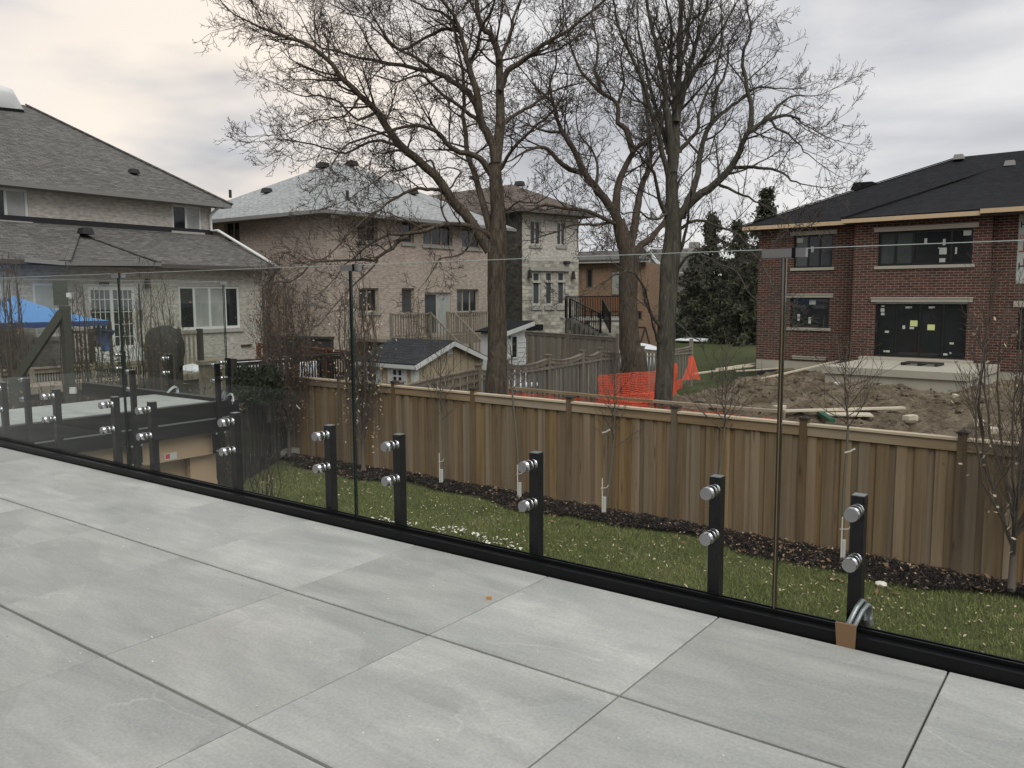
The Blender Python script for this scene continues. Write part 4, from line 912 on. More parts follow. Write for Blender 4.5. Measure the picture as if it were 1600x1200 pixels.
for pl, r in ((BS, bw['UL']), (BS, bw['LL']), (BP, bw['UR'])): mk('sill', MB().pbox(pl, r[0]-.1, r[1]+.1, r[2]-.12, r[2]-.002, -.08, .07), M['concrete_pale'], BH)
mk('flashing', MB().pbox(BP, bw['LR'][0], bw['LR'][1], bw['LR'][3]-.07, bw['LR'][3]-.005, -.085, -.02), M['zinc'], BH)
def stick(pl, x0, y0, x1, y1, par, mat='paper', k=-.135+.02):
    r = pl.rect(x0, y0, x1, y1); mk('sticker', MB().pbox(pl, r[0], r[1], r[2], r[3], k, k+.004), M[mat], par)
def Z7(x, y): return (x/3.636+1160, y/3.636+230)
def st7(pl, x0, y0, x1, y1, par, mat='paper'): a = Z7(x0, y0); b = Z7(x1, y1); stick(pl, a[0], a[1], b[0], b[1], par, mat)
for q in ((303, 516, 338, 542), (385, 562, 399, 596), (355, 572, 372, 600)): st7(BS, *q, w1)
for q in ((375, 868, 411, 894), (306, 948, 321, 986), (369, 966, 384, 1002)): st7(BS, *q, w2)
for q in ((1252, 470, 1298, 500), (1029, 517, 1045, 550), (1134, 520, 1150, 556), (1114, 570, 1156, 608), (1114, 630, 1148, 655), (1204, 568, 1215, 606), (1108, 568, 1114, 576)): st7(BP, *q, w3)
for q in ((784, 898, 802, 908), (922, 905, 946, 916), (950, 905, 958, 914), (1054, 905, 1078, 916), (1079, 905, 1088, 914), (904, 1013, 920, 1033), (945, 1022, 970, 1034), (804, 1043, 827, 1055), (1172, 1110, 1196, 1121),
          (796, 1155, 806, 1165), (808, 1155, 832, 1166), (1136, 1172, 1160, 1184), (1172, 1166, 1182, 1175), (780, 915, 802, 935), (782, 940, 802, 955)): st7(BP, *q, w4)
st7(BP, 948, 985, 990, 1018, w4, 'yellow_paper'); st7(BP, 1046, 1008, 1088, 1040, w4, 'yellow_paper')
# printing on the house wrap: sideways T shapes and red letters
def txt(s, p, size, mat, par, rot=0, name='printing'):
    cu = bpy.data.curves.new('text', 'FONT'); cu.body = s; cu.size = size; cu.extrude = .004; o = bpy.data.objects.new('tmp', cu); col.objects.link(o)
    bpy.context.view_layer.update(); me = bpy.data.meshes.new_from_object(o.evaluated_get(bpy.context.evaluated_depsgraph_get())); bpy.data.objects.remove(o)
    ax = BT.d; R = Matrix(((ax[0], 0, BT.n[0]), (ax[1], 0, BT.n[1]), (0, 1, 0))).to_4x4()
    me.transform(Matrix.Rotation(rot, 4, 'Z')); me.transform(R); b = np.array(par.location); me.transform(Matrix.Translation(Vector(np.array(p)-b)))
    me.materials.clear(); me.materials.append(M[mat]); q = bpy.data.objects.new(name, me); col.objects.link(q); q.parent = par; return q
K_ = -.012
for x, y, s, sz, mt, ro in ((1592, 352, 'T', .42, 'vent_dark', math.pi/2), (1598, 346, 'D', .4, 'red_print', 0), (1585, 369, "DOO'L", .20, 'red_print', 0), (1583, 392, 'T', .55, 'red_print', math.pi), (1590, 417, 'T', .42, 'vent_dark', math.pi/2), (1597, 411, 'D', .4, 'red_print', 0)):
    u_, z_ = BT.uz(x, y, K_)
    if mt == 'red_print' and s == 'T': u_ += .5; z_ += .42
    txt(s, BT.at(max(u_, uR1+.05)+(0.3 if ro == math.pi/2 else 0), z_-.1, K_), sz, mt, BH, ro)
# roof of the brick house
ov = .55
eL = BS.at(uL-.55, zE-.02, ov+.65-.65); eL = BP.px(1174, 347, .0); 
E0 = BS.at(uL-.55, zE, ov); E1 = BP.at(uE+1, zE+.12, ov); 
PKp = BP.off(-5.6); pk1 = PKp.px(1501, 245); ridge_z = pk1[2]
pkr = PKp.at(PKp.uz(1501, 245)[0]+3.2, ridge_z); backz = zE
Bk0 = BS.at(uL-.55, zE, -11.8); Bk1 = BP.at(uE+1, zE, -12)
C0 = BP.at(uC0-.35, zE+.0, ov); C1 = BP.at(uE+1, zE+.05, ov)
mk('roof', MB().poly([E0, pk1, Bk0], .05), M['shingle_black'], BH)
mk('roof', MB().poly([E0+[0, 0, 0], BS.at(uC0-.35, zE, ov), BP.at(uE+1, zE, ov-.65), pkr+[0, 0, -.0], pk1], .05), M['shingle_black'], BH)
mk('roof', MB().poly([Bk0, Bk1, pkr, pk1], .05), M['shingle_black'], BH); mk('roof', MB().poly([Bk1, BP.at(uE+1, zE, ov-.65), pkr], .05), M['shingle_black'], BH)
pc = BP.px(1572, 258, -4.6)
mk('roof_gable', MB().poly([C0, C1, BP.at(uE+1, pc[2]-.2, -4.6), pc], .05), M['shingle_black'], BH)
mk('ridge_cap', MB().bar(C0+[0, 0, .04], pc+[0, 0, .04], .24, .04).bar(E0+[0, 0, .03], pk1+[0, 0, .03], .22, .04), M['shingle_black'], BH)
fs_ = (MB().pbox(BS, uL-.55, uC0-.36, zE-.19, zE-.03, ov-.04, ov), MB().pbox(BP, uC0-.35, uC1-.3, zE-.19, zE-.03, ov-.04, ov), MB().pbox(BP, uC1-.29, uE, zE-.13, zE+.03, ov+.01, ov+.05))
for q in fs_: mk('fascia_board', q, M['lumber'], BH)
mk('fascia_board', MB().pbox(BS, uL-.55, uL-.51, zE-.19, zE-.03, -11.5, ov-.041), M['lumber'], BH)
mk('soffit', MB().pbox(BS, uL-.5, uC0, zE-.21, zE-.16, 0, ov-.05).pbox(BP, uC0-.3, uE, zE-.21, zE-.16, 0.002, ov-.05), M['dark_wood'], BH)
for x, y in ((1498, 251), (1578, 261)): p = onroof(x, y, [C0, C1, pc] if x > 1510 else [E0, pk1, BP.at(uE+1, zE, ov-.65)]); roofvent(p+[0, 0, .02], BH, .42, 'gutter_grey')
mk('roof_dormer', MB().poly([BP.px(1334, 298, -6.5), BP.px(1340, 287, -6.5), BP.px(1368, 285, -6.5), BP.px(1385, 292, -6.5)], .5), M['shingle_black'], BH)
# concrete patio slab
PA = thing('concrete_patio', 'raised raw concrete patio slab outside the folding door of the red brick house', 'patio', tuple(BP.at(0, GZ, 1.5)))
zp = BP.uz(1440, 562)[1]
def at_z(x, y, z): return PZ(x, y, z)
cn = [at_z(1278, 573, zp-.05), at_z(1519, 582.5, zp-.05), at_z(1543, 572, zp-.05), at_z(1317, 559, zp-.05)]
ua, ub = BP.uz(1300, 560)[0], BP.uz(1545, 560)[0]
f0 = (cn[0]-BP.P)@BP.d; f1 = (cn[1]-BP.P)@BP.d; kf = ((cn[0]+cn[1])/2-BP.P)@BP.n
print('patio', cn, f0, f1, kf, zp)
kf = max(kf, 1.6)
mk('slab', MB().pbox(BP, f0, f1, zp-.30, zp-.05, .03, kf), M['concrete_pale'], PA); mk('slab_wall', MB().pbox(BP, f0+.08, f1-.08, GZ-.3, zp-.301, .04, kf-.09), M['concrete_pale'], PA)
mk('step', MB().pbox(BP, bw['LR'][0]-.4, bw['LR'][1]+.3, zp-.049, zp+.05, .03, .55), M['concrete_pale'], PA)
PL_ = thing('pallet', 'thin wooden pallet lying on the concrete patio slab', 'pallet', tuple(BP.at(BP.uz(1465, 575)[0], zp-.05, kf*.55)))
up0 = BP.uz(1438, 570)[0]; up1 = BP.uz(1493, 570)[0]
for i in range(5): mk('slat', MB().pbox(BP, up0, up1, zp+.03, zp+.05, kf*.35+i*.2, kf*.35+i*.2+.12), M['dark_fence'], PL_)
for u in (up0, (up0+up1)/2-.05, up1-.1): mk('bearer', MB().pbox(BP, u, u+.1, zp-.048, zp+.029, kf*.35, kf*.35+.9), M['dark_fence'], PL_)

# ---------------------------------------------------------------- sheds
def shed_tan():
    P = PT(648, 575, 19.4); G_ = Plane(P, 3); S_ = Plane(P, -87)
    T = thing('garden_shed', 'tan garden shed with white trim, two small windows and a dark gable roof', 'shed', (P[0], P[1], GZ))
    ue = G_.uz(753, 575)[0]; ul = S_.uz(560, 580)[0]; zE_ = np.mean([G_.uz(646, 566)[1], G_.uz(753, 560)[1]]); zP = G_.uz(704, 534, 0)[1]
    mb = MB(); a, b, c, d, e_ = G_.at(0, GZ), G_.at(ue, GZ), G_.at(ue, zE_), G_.at(ue/2, zP-.06), G_.at(0, zE_)
    mk('gable_wall', MB().add([a, b, c, d, e_]+[p-G_.n*.05 for p in (a, b, c, d, e_)], [(0, 1, 2, 3, 4), (9, 8, 7, 6, 5)]+[(i, (i+1) % 5, (i+1) % 5+5, i+5) for i in range(5)]), M['shed_tan'], T)
    n_ = 9
    for i in range(1, n_):
        u = ue*i/n_; zz = zE_+(zP-.06-zE_)*(1-abs(2*i/n_-1)); mk('batten', MB().pbox(G_, u-.006, u+.006, GZ, zz, .001, .006), M['gutter_dark'], T)
    ww = [S_.rect(573, 570, 591, 597), S_.rect(613, 575, 631, 600)]
    wall('long_wall', S_, .03, ul, GZ, zE_, ww, M['shed_tan'], T, th=.05)
    for r in ww:
        w = window(S_, r, T, (M['white_paint'], M['pane']), cols=2, rows=2, fr=.045, rec=-.035)
        mk('shutter', MB().pbox(S_, r[0]-.13, r[0]-.02, r[2], r[3], .005, .035).pbox(S_, r[1]+.02, r[1]+.13, r[2], r[3], .005, .035), M['white_paint'], w)
    mk('corner_trim', MB().pbox(G_, -.02, .10, GZ, zE_, .003, .03).pbox(S_, -.02, .10, GZ, zE_, .004, .03), M['white_paint'], T)
    mk('corner_trim', MB().pbox(G_, ue-.10, ue+.01, GZ, zE_, .004, .03), M['white_paint'], T)
    ov = .16; sl = (zP-zE_)/(ue/2)
    for sgn in (0, 1):
        u_e = -.14 if sgn == 0 else ue+.14; z_e = zE_-.14*sl
        q = [G_.at(u_e, z_e+.05, ov), G_.at(ue/2, zP+.04, ov), G_.at(ue/2, zP+.04, -ul), G_.at(u_e, z_e+.05, -ul)]
        mk('roof', MB().poly(q, .05), M['shingle_slate'], T)
        mk('gable_trim', MB().bar(G_.at(u_e, z_e-.04, ov+.012), G_.at(ue/2, zP-.04, ov+.012), .02, .11), M['white_paint'], T)
    mk('eave_trim', MB().bar(G_.at(-.15, zE_-.14*sl-.03, ov-.01), G_.at(-.15, zE_-.14*sl-.03, -ul), .02, .09), M['white_paint'], T)
    r = G_.rect(698, 541, 706, 555); v_ = mk('gable_vent', MB().pbox(G_, *r, .008, .03), M['white_paint'], T)
    for j in range(4): zz = r[2]+(r[3]-r[2])*(j+.5)/4; mk('louvre', MB().pbox(G_, r[0]+.02, r[1]-.02, zz-.012, zz+.004, .031, .036), M['gutter_grey'], v_)
    mk('far_wall', MB().pbox(G_, 0.06, ue, GZ, zE_, -ul, -ul+.05).pbox(G_, ue-.05, ue, GZ, zE_, -ul+.06, -.06), M['shed_tan'], T)
shed_tan()
P = PT(822, 540, 28.5); WS = Plane(P, 180)
T = thing('white_shed', 'small white clapboard shed with a sloping dark roof just right of the first tree', 'shed', (P[0], P[1], GZ))
if WS.uz(790, 540)[0] < 0: WS.d = -WS.d
uw = WS.uz(785, 540)[0]; zr1 = WS.uz(822, 500)[1]; zr0 = WS.uz(790, 512)[1]
zz0, zz1 = zr1-.1, zr1-.1-(zr1-zr0)*uw/WS.uz(790, 512)[0]
mb = MB()
for j in range(20):
    z0 = GZ+j*.16
    if z0 > zz1-.3: break
    mb.pbox(WS, 0, uw, z0, z0+.155, -.04, .0+.012*(j % 1))
    mb.pbox(WS, 0, uw, z0, z0+.02, .0, .018)
mk('clapboards', mb, M['white_paint'], T)
mk('wall', MB().add([WS.at(0, GZ, -.05), WS.at(uw, GZ, -.05), WS.at(uw, zz1, -.05), WS.at(0, zz0, -.05), WS.at(0, GZ, -.9), WS.at(uw, GZ, -.9), WS.at(uw, zz1, -.9), WS.at(0, zz0, -.9)],
   [(0, 1, 2, 3), (7, 6, 5, 4), (0, 3, 7, 4), (1, 5, 6, 2), (3, 2, 6, 7)]), M['white_paint'], T)
mk('roof', MB().poly([WS.at(-.2, zz0+.08, .2), WS.at(uw+.2, zz1+.02, .2), WS.at(uw+.2, zz1+.02, -1.0), WS.at(-.2, zz0+.08, -1.0)], .05), M['shingle_black'], T)
mk('roof_trim', MB().bar(WS.at(-.2, zz0-.02, .215), WS.at(uw+.2, zz1-.08, .215), .03, .14), M['white_paint'], T)
window(WS, WS.rect(797, 524, 807, 560), T, (M['white_paint'], M['pane']), fr=.04, rec=-.06)
mk('shed_ledge', MB().pbox(WS, -.1, uw, GZ+.62, GZ+.70, .02, .5), M['snow'], T)
# ================================================================== LEFT GARDEN
def rail_fence(name, label, cat, a, b, ztop, h, n_post, mats, nb, grp=None, flat=False, mid=False):
    a = np.array(a, float); b = np.array(b, float); T = thing(name, label, cat, (a[0], a[1], ztop-h), grp)
    a3 = np.array([a[0], a[1], ztop]); b3 = np.array([b[0], b[1], ztop])
    mk('top_rail', MB().bar(a3, b3, .14, .045), mats[0], T); mk('under_rail', MB().bar(a3-[0, 0, .09], b3-[0, 0, .09], .04, .09), mats[0], T); mk('bottom_rail', MB().bar(a3-[0, 0, h-.1], b3-[0, 0, h-.1], .04, .09), mats[0], T)
    for i in range(n_post+1): p = a3+(b3-a3)*i/n_post; mk('post', MB().box(p[0]-.06, p[0]+.06, p[1]-.06, p[1]+.06, GZ-.1, ztop+(.06 if not flat else -.02)), mats[0], T)
    me = meshof('baluster', MB().box(-.013, .013, -.013, .013, 0, h-.22), mat=mats[1])
    for i in range(nb): p = a3+(b3-a3)*(i+.5)/nb; inst('baluster', me, T, (p[0], p[1], ztop-h+.12))
    return T
# brown deck in front of the left house: rail from beside the corner of our deck towards the shed
a = PT(425, 561, 22); b = PT(560, 547, 21); z_ = (a[2]+b[2])/2
a = PT(360, 566, 21.5); rail_fence('deck_railing', 'brown timber railing with black balusters beyond the two round evergreens', 'railing', PZ(365, 566, -.45), PZ(545, 549, -.36), -.42, 1.05, 4, (M['dark_wood'], M['black_metal']), 42)
rail_fence('deck_railing', 'reddish brown deck railing close to the grey house corner', 'railing', PZ(404, 541, -.55), PZ(432, 540, -.55), -.5, .6, 1, (M['red_wood'], M['red_wood']), 6)
rail_fence('deck_railing', 'reddish timber rail half hidden by the leafy tree in front of the middle house', 'railing', PZ(470, 545, -.55), PZ(560, 549, -.45), -.48, .8, 2, (M['red_wood'], M['dark_wood']), 22)
T = rail_fence('deck_railing', 'long low timber railing across the left garden below the blue canopy', 'railing', PZ(-60, 583, -.62), PZ(232, 564, -.62), -.62, .95, 6, (M['deck_wood'], M['black_metal']), 70, flat=True)
rail_fence('deck_railing', 'short timber railing between two square posts left of the round evergreens', 'railing', PZ(322, 573, -.5), PZ(352, 573, -.5), -.5, .5, 1, (M['deck_wood'], M['black_metal']), 7)
p = PZ(322, 566, -.28); mk('timber_post', MB().box(p[0]-.12, p[0]+.12, p[1]-.12, p[1]+.12, GZ, -.33).box(p[0]-.16, p[0]+.16, p[1]-.16, p[1]+.16, -.33, -.25), M['deck_wood'], label='thick square timber post with a wide cap left of the round evergreens', cat='post')
def lattice(name, label, x0, x1, y0, y1, t):
    a = PT(x0, y0, t); b = PT(x1, y0, t); zb = PT(x0, y1, t)[2]; T = thing(name, label, 'privacy screen', (a[0], a[1], zb)); b[2] = a[2]
    mk('frame', MB().bar(a, b, .08, .09).bar([a[0], a[1], zb], [b[0], b[1], zb], .08, .09), M['deck_wood'], T)
    for q in (a, b): mk('post', MB().box(q[0]-.07, q[0]+.07, q[1]-.07, q[1]+.07, GZ, a[2]+.1), M['dark_wood'], T)
    L = np.linalg.norm(b-a); n = int(L/.11); me = meshof('slat', MB().box(-.025, .025, -.02, .02, 0, a[2]-zb), mat=M['deck_wood'])
    for i in range(n): p = a+(b-a)*(i+.5)/n; inst('slat', me, T, (p[0], p[1], zb))
lattice('privacy_screen', 'slatted timber privacy screen under the blue canopy, left of the patio door', 110, 142, 519, 568, 25.5)
lattice('privacy_screen', 'slatted timber privacy screen below the wide window of the grey house', 278, 312, 519, 572, 25)
mk('garden_deck', MB().box(-22.8, -17.0, 4.0, 15.5, -1.15, -.98), M['deck_wood'], label='timber garden deck against the grey brick house', cat='deck', base=(-20, 9, -1.15))
# blue gazebo canopy
ga_ = PT(22, 462, 23.2)
GB = thing('gazebo', 'blue fabric gazebo canopy with a dark blue valance at the left', 'gazebo', (ga_[0], ga_[1], -1.0))
Dg = 147*23.2/FOC; zc = PT(168, 501, 23.2)[2]; hf = np.array([_f[0], _f[1], 0]); hf /= np.linalg.norm(hf); c0_ = ga_.copy(); c0_[2] = zc
A_, B_, C_, D_2 = c0_+_r*Dg, c0_-hf*Dg, c0_-_r*Dg, c0_+hf*Dg; ux = -_r
top = (A_+C_)/2; top[2] = PT(22, 462, (top-CAM)@_f)[2]
def sag_face(a, b, c, n=8):
    mb = MB(); idx = {}
    for i in range(n+1):
        for j in range(n+1-i):
            w = (i/n, j/n, 1-i/n-j/n); p = a*w[0]+b*w[1]+c*w[2]; s = .35*w[2]*(1-w[2]); p = p-np.array([0, 0, s*1.0]); idx[i, j] = len(mb.v); mb.v.append(tuple(p))
    for i in range(n):
        for j in range(n-i):
            mb.f.append((idx[i, j], idx[i+1, j], idx[i, j+1]))
            if j < n-i-1: mb.f.append((idx[i+1, j], idx[i+1, j+1], idx[i, j+1]))
    return mb
for p, q in ((A_, B_), (B_, C_), (C_, D_2), (D_2, A_)):
    mk('canopy_panel', sag_face(p, q, top), M['blue'], GB, smooth=True); n = 12; v = MB()
    for i in range(n):
        a0 = p+(q-p)*i/n; a1 = p+(q-p)*(i+1)/n; v.add([a0, a1, a1-[0, 0, .13+.03*(i % 2)], a0-[0, 0, .16-.03*(i % 2)]], [(0, 1, 2, 3)])
    mk('valance', v, M['blue_dark'], GB)
for p in (A_, B_, C_, D_2): mk('leg', MB().tube([p*[1, 1, 0]+[0, 0, GZ], p-[0, 0, .03]], .05, 8), M['dark_wood'], GB)
# rolled corner of the canopy side
p = A_-ux*0+[0, 0, -.25]; mk('tied_curtain', MB().tube([p+ux*.15, p+ux*.2+[0, 0, -.25], p+ux*.1+[0, 0, -.6]], [.28, .2, .12], 10), M['blue_dark'], GB, smooth=True)
# braced timber post with a beam end, in the left garden
PT_ = 13.5
bp = thing('braced_post', 'dark green-grey timber post with beam end and diagonal brace in front of the blue canopy', 'post', tuple(PT(103, 620, PT_)[:2])+(GZ,))
t0 = PT(101, 478, PT_); t1 = PT(103, 600, PT_)
plain('post_green', (.055, .06, .045), .7, 0, .1)
mk('post', MB().bar([t0[0], t0[1], GZ], [t0[0], t0[1], t0[2]], .125, .125, (0, 1, 0)), M['post_green'], bp)
b0 = PT(94.5, 458, PT_); hd = ray(94.5, 458); hd[2] = 0; hd /= np.linalg.norm(hd)
mk('beam', MB().bar(b0, b0+hd*1.6, .215, .40), M['post_green'], bp)
mk('brace', MB().bar(PT(97, 488, PT_), PT(26, 592, PT_), .12, .12), M['post_green'], bp); mk('foot_post', MB().bar(PT(23, 590, PT_), np.array([PT(22, 600, PT_)[0], PT(22, 600, PT_)[1], GZ]), .15, .15, (0, 1, 0)), M['post_green'], bp)
q = PT(114, 610, PT_-.1); mk('socket_box', MB().obox(q, _r, (_f[0], _f[1], 0), (0, 0, 1), .095, .05, .10), M['white_paint'], bp)
q = PT(107.5, 461, PT_-.1); mk('tag', MB().obox(q, _r, (_f[0], _f[1], 0), (0, 0, 1), .07, .03, .07), M['white_paint'], bp)
# bulky dark shape modelled as a rounded solid on a box base
def blob(c, rx, ry, rz, n=14, m=9, seed=0, amp=.08, pw=1.0):
    mb = MB()
    for i in range(m+1):
        th = math.pi*i/m
        for j in range(n):
            ph = 2*math.pi*j/n; d = Vector((math.sin(th)*math.cos(ph), math.sin(th)*math.sin(ph), math.cos(th)))
            k = 1+amp*noise.noise(d*2.3+Vector((seed, 0, 0))); sx = lambda v: math.copysign(abs(v)**pw, v)
            mb.v.append((c[0]+rx*k*sx(d.x), c[1]+ry*k*sx(d.y), c[2]+rz*k*sx(d.z)))
    for i in range(m):
        for j in range(n): a = i*n+j; b = i*n+(j+1) % n; mb.f.append((a, b, b+n, a+n))
    return mb
c = PT(257, 552, 20.0); cg = thing('dark_shape', 'bulky dark grey rounded shape below the wide window', 'grill', (c[0], c[1], -1.0))
mk('cover', blob((c[0], c[1], c[2]+.05), .52, .36, .60, 20, 14, 3, .16, .75), M['cover'], cg, smooth=True); mk('shape_base', MB().box(c[0]-.35, c[0]+.35, c[1]-.25, c[1]+.25, -1.9, c[2]-.3), M['vent_dark'], cg)
# white covered pool shapes behind the balusters
for (x, y, t, rx, rz, lb) in ((440, 579, 24, 1.1, .40, 'white wrapped furniture behind the black balusters, nearest the shed'), (385, 582, 25, 1.3, .36, 'white wrapped furniture behind the round evergreens'), (318, 585, 25, .8, .35, 'white wrapped furniture left of the evergreens, behind the square post')):
    c = PT(x, y, t); mk('tarp_cover', blob((c[0], c[1], c[2]-.15), rx, .7, rz*1.3, 16, 10, x, .25, .6), M['white_tarp'], label=lb, cat='tarp', group='white covers in the left garden', smooth=True)
q = PT(520, 552, 24); 
# grey garden wall / screen in front of the middle house
a = PT(426, 528, 29); b = PT(520, 534, 28); mk('grey_screen', MB().bar((a[0], a[1], (a[2]+GZ)/2), (b[0], b[1], (a[2]+GZ)/2), .1, a[2]-GZ).bar((a[0], a[1], a[2]+.04), (b[0], b[1], a[2]+.04), .2, .08), M['dark_fence'], label='dark grey board screen at the foot of the middle house', cat='screen')
# ---------------------------------------------------------------- evergreens
def needles(mb, c, r, n, s, rng, up=.3):
    for _ in range(n):
        d = Vector((rng.gauss(0, 1), rng.gauss(0, 1), rng.gauss(0, 1))).normalized(); k = rng.random()**.4
        p = (c[0]+d.x*r*k, c[1]+d.y*r*k, c[2]+d.z*r*k); a = Vector((rng.gauss(0, 1), rng.gauss(0, 1), rng.gauss(0, 1)+up)).normalized()*s; b = Vector((rng.gauss(0, 1), rng.gauss(0, 1), rng.gauss(0, 1))).normalized()*s*.4
        mb.add([(p[0]-b.x, p[1]-b.y, p[2]-b.z), (p[0]+b.x, p[1]+b.y, p[2]+b.z), (p[0]+a.x, p[1]+a.y, p[2]+a.z)], [(0, 1, 2)])
def round_evergreen(x, yb, yt, t, label):
    rng = random.Random(int(x)); b = PT(x, yb, t); top = PT(x, yt, t); h = top[2]-b[2]; T = thing('evergreen_shrub', label, 'shrub', tuple(b), 'round evergreens behind the dark side fence')
    mk('stem', MB().tube([b-[0, 0, .5], b+[0, 0, h*.6]], [.05, .02], 6), M['twig_dark'], T); mb = MB()
    for i in range(70):
        v = rng.random(); ph = rng.random()*6.28; rr = h*.52*(1-v*.93)**.75*rng.uniform(.5, 1); needles(mb, (b[0]+math.cos(ph)*rr, b[1]+math.sin(ph)*rr, b[2]+v*h), .16, 55, .085, rng, 1.2)
    mk('foliage', mb, M['cedar'], T)
round_evergreen(384, 628, 580, 16.5, 'round dark evergreen shrub behind the dark side fence, the left one')
round_evergreen(419, 622, 578, 17.0, 'round dark evergreen shrub behind the dark side fence, the right one touching the leafy tree')
def conifer(x, yb, yt, t, w, label, n=26, seed=0, grp='dark spruces beyond the grey fence', dens=1.0):
    rng = random.Random(seed+int(x)); b = PT(x, yb, t); b[2] = GZ; top = PT(x, yt, t); h = top[2]-b[2]; T = thing('spruce_tree', label, 'tree', tuple(b), grp)
    mk('trunk', MB().tube([b, b+[0, 0, h*.5], top-[0, 0, .3]], [.16, .10, .02], 7), M['bark_brown'], T); mb = MB(); br = MB()
    for i in range(n):
        v = min(.985, (i+rng.random())/n*.96+.04); L0 = w*(1-v)**.8*rng.uniform(.7, 1.1)+.25; k = 7 if v < .7 else 5
        for j in range(k):
            ph = rng.random()*6.28; L = L0*rng.uniform(.55, 1.1); z = b[2]+v*h+rng.uniform(-.2, .2); s0 = (b[0], b[1], z); e_ = (b[0]+math.cos(ph)*L, b[1]+math.sin(ph)*L, z-L*.22+.12*rng.random())
            br.tube([s0, e_], [.03, .008], 3, False)
            m = max(3, int(L/.42))
            for q in range(m):
                f_ = (q+.6)/m; c = [s0[a]+(e_[a]-s0[a])*f_ for a in range(3)]; c[2] -= .12; needles(mb, c, .30+.16*(1-f_), int(11*dens), .34, rng, -.5)
    mk('branches', br, M['twig_dark'], T); mk('foliage', mb, M['conifer'], T)
conifer(1192, 540, 298, 66, 3.9, 'tall thin spruce rising behind the roof corner of the red brick house', 30)
conifer(1110, 535, 335, 72, 5.0, 'dark spruce right of the second big trunk, tallest of the group', 28)
conifer(1085, 535, 395, 68, 3.4, 'low dark spruce just right of the grey trunk', 18)
conifer(1150, 535, 345, 76, 4.6, 'dark spruce between the tall thin one and the middle of the group', 26)
conifer(1168, 545, 395, 64, 3.9, 'broad low spruce touching the left wall of the red brick house', 20)
for x, y, t, rx, lb in ((1165, 527, 66, 2.2, 'long strip of old snow on the far lawn under the spruces'), (1085, 525, 66, 1.6, 'short strip of old snow behind the grey trunk')):
    c = PT(x, y, t); mk('snow_patch', blob((c[0], c[1], -2.42), rx, 1.2, .16, 18, 8, x, .4), M['snow'], label=lb, cat='snow', smooth=True)
c = PT(992, 541, 33); mk('tarp_cover', blob((c[0], c[1], c[2]-.5), 1.15, .9, .62, 20, 12, 5, .08, .85), M['white_tarp'], label='white domed cover behind the grey fence, beside the second big trunk', cat='tarp', smooth=True)
# play frame
c = PT(1010, 530, 44); PF = thing('swing_frame', 'dark wooden A-frame standing before the orange brick house', 'frame', (c[0], c[1], GZ))
for dx_ in (0, .9):
    q = PT(1008, 512, 44)+_r*dx_*0+hd*dx_; mk('leg', MB().bar(q, np.array([q[0], q[1], GZ])-_r*.55, .09).bar(q, np.array([q[0], q[1], GZ])+_r*.55, .09), M['dark_wood'], PF)
mk('top_bar', MB().bar(PT(1008, 512, 44), PT(1008, 512, 44)+hd*.9, .09), M['dark_wood'], PF)

# ================================================================== DECIDUOUS TREES
def catmull(P, k=3):
    P = [np.array(p, float) for p in P]; out = []
    for i in range(len(P)-1):
        a = P[max(i-1, 0)]; b = P[i]; c = P[i+1]; d = P[min(i+2, len(P)-1)]
        for j in range(k): t = j/k; out.append(.5*((2*b)+(-a+c)*t+(2*a-5*b+4*c-d)*t*t+(-a+3*b-3*c+d)*t**3))
    out.append(P[-1]); return out
def vrand(rng): return np.array([rng.gauss(0, 1), rng.gauss(0, 1), rng.gauss(0, 1)])
def unit(v): return v/(np.linalg.norm(v)+1e-9)
def twig(mb, p, d, L, r, lev, rng, prm):
    n = 5 if lev < 2 else 4; pts = [p]; rad = [r]; cur = unit(d); wob = prm['wob']
    for i in range(n):
        cur = unit(cur+vrand(rng)*wob+np.array([0, 0, prm['up']])*.12); pts.append(pts[-1]+cur*L/n*rng.uniform(.8, 1.2)); rad.append(max(prm['rmin'], r*(1-(i+1)/n*.75)))
    mb.tube(pts, rad, 4 if lev == 0 else 3, False)
    if lev >= prm['lev']: 
        return
    m = prm['kids'][lev]; m = max(2, int(m*min(1.3, .5+L/prm['L0'])))
    for k in range(m):
        f_ = .18+.80*(k+rng.random())/m; i = min(n-1, int(f_*n)); q = pts[i]+(pts[i+1]-pts[i])*(f_*n-i); ax = unit(pts[i+1]-pts[i])
        s = vrand(rng); s = unit(s-ax*(s@ax)); a = math.radians(rng.uniform(28, 62)); nd = ax*math.cos(a)+s*math.sin(a)
        twig(mb, q, nd, L*rng.uniform(.36, .62)*(1.15-f_*.5), max(prm['rmin'], rad[i]*.6), lev+1, rng, prm)
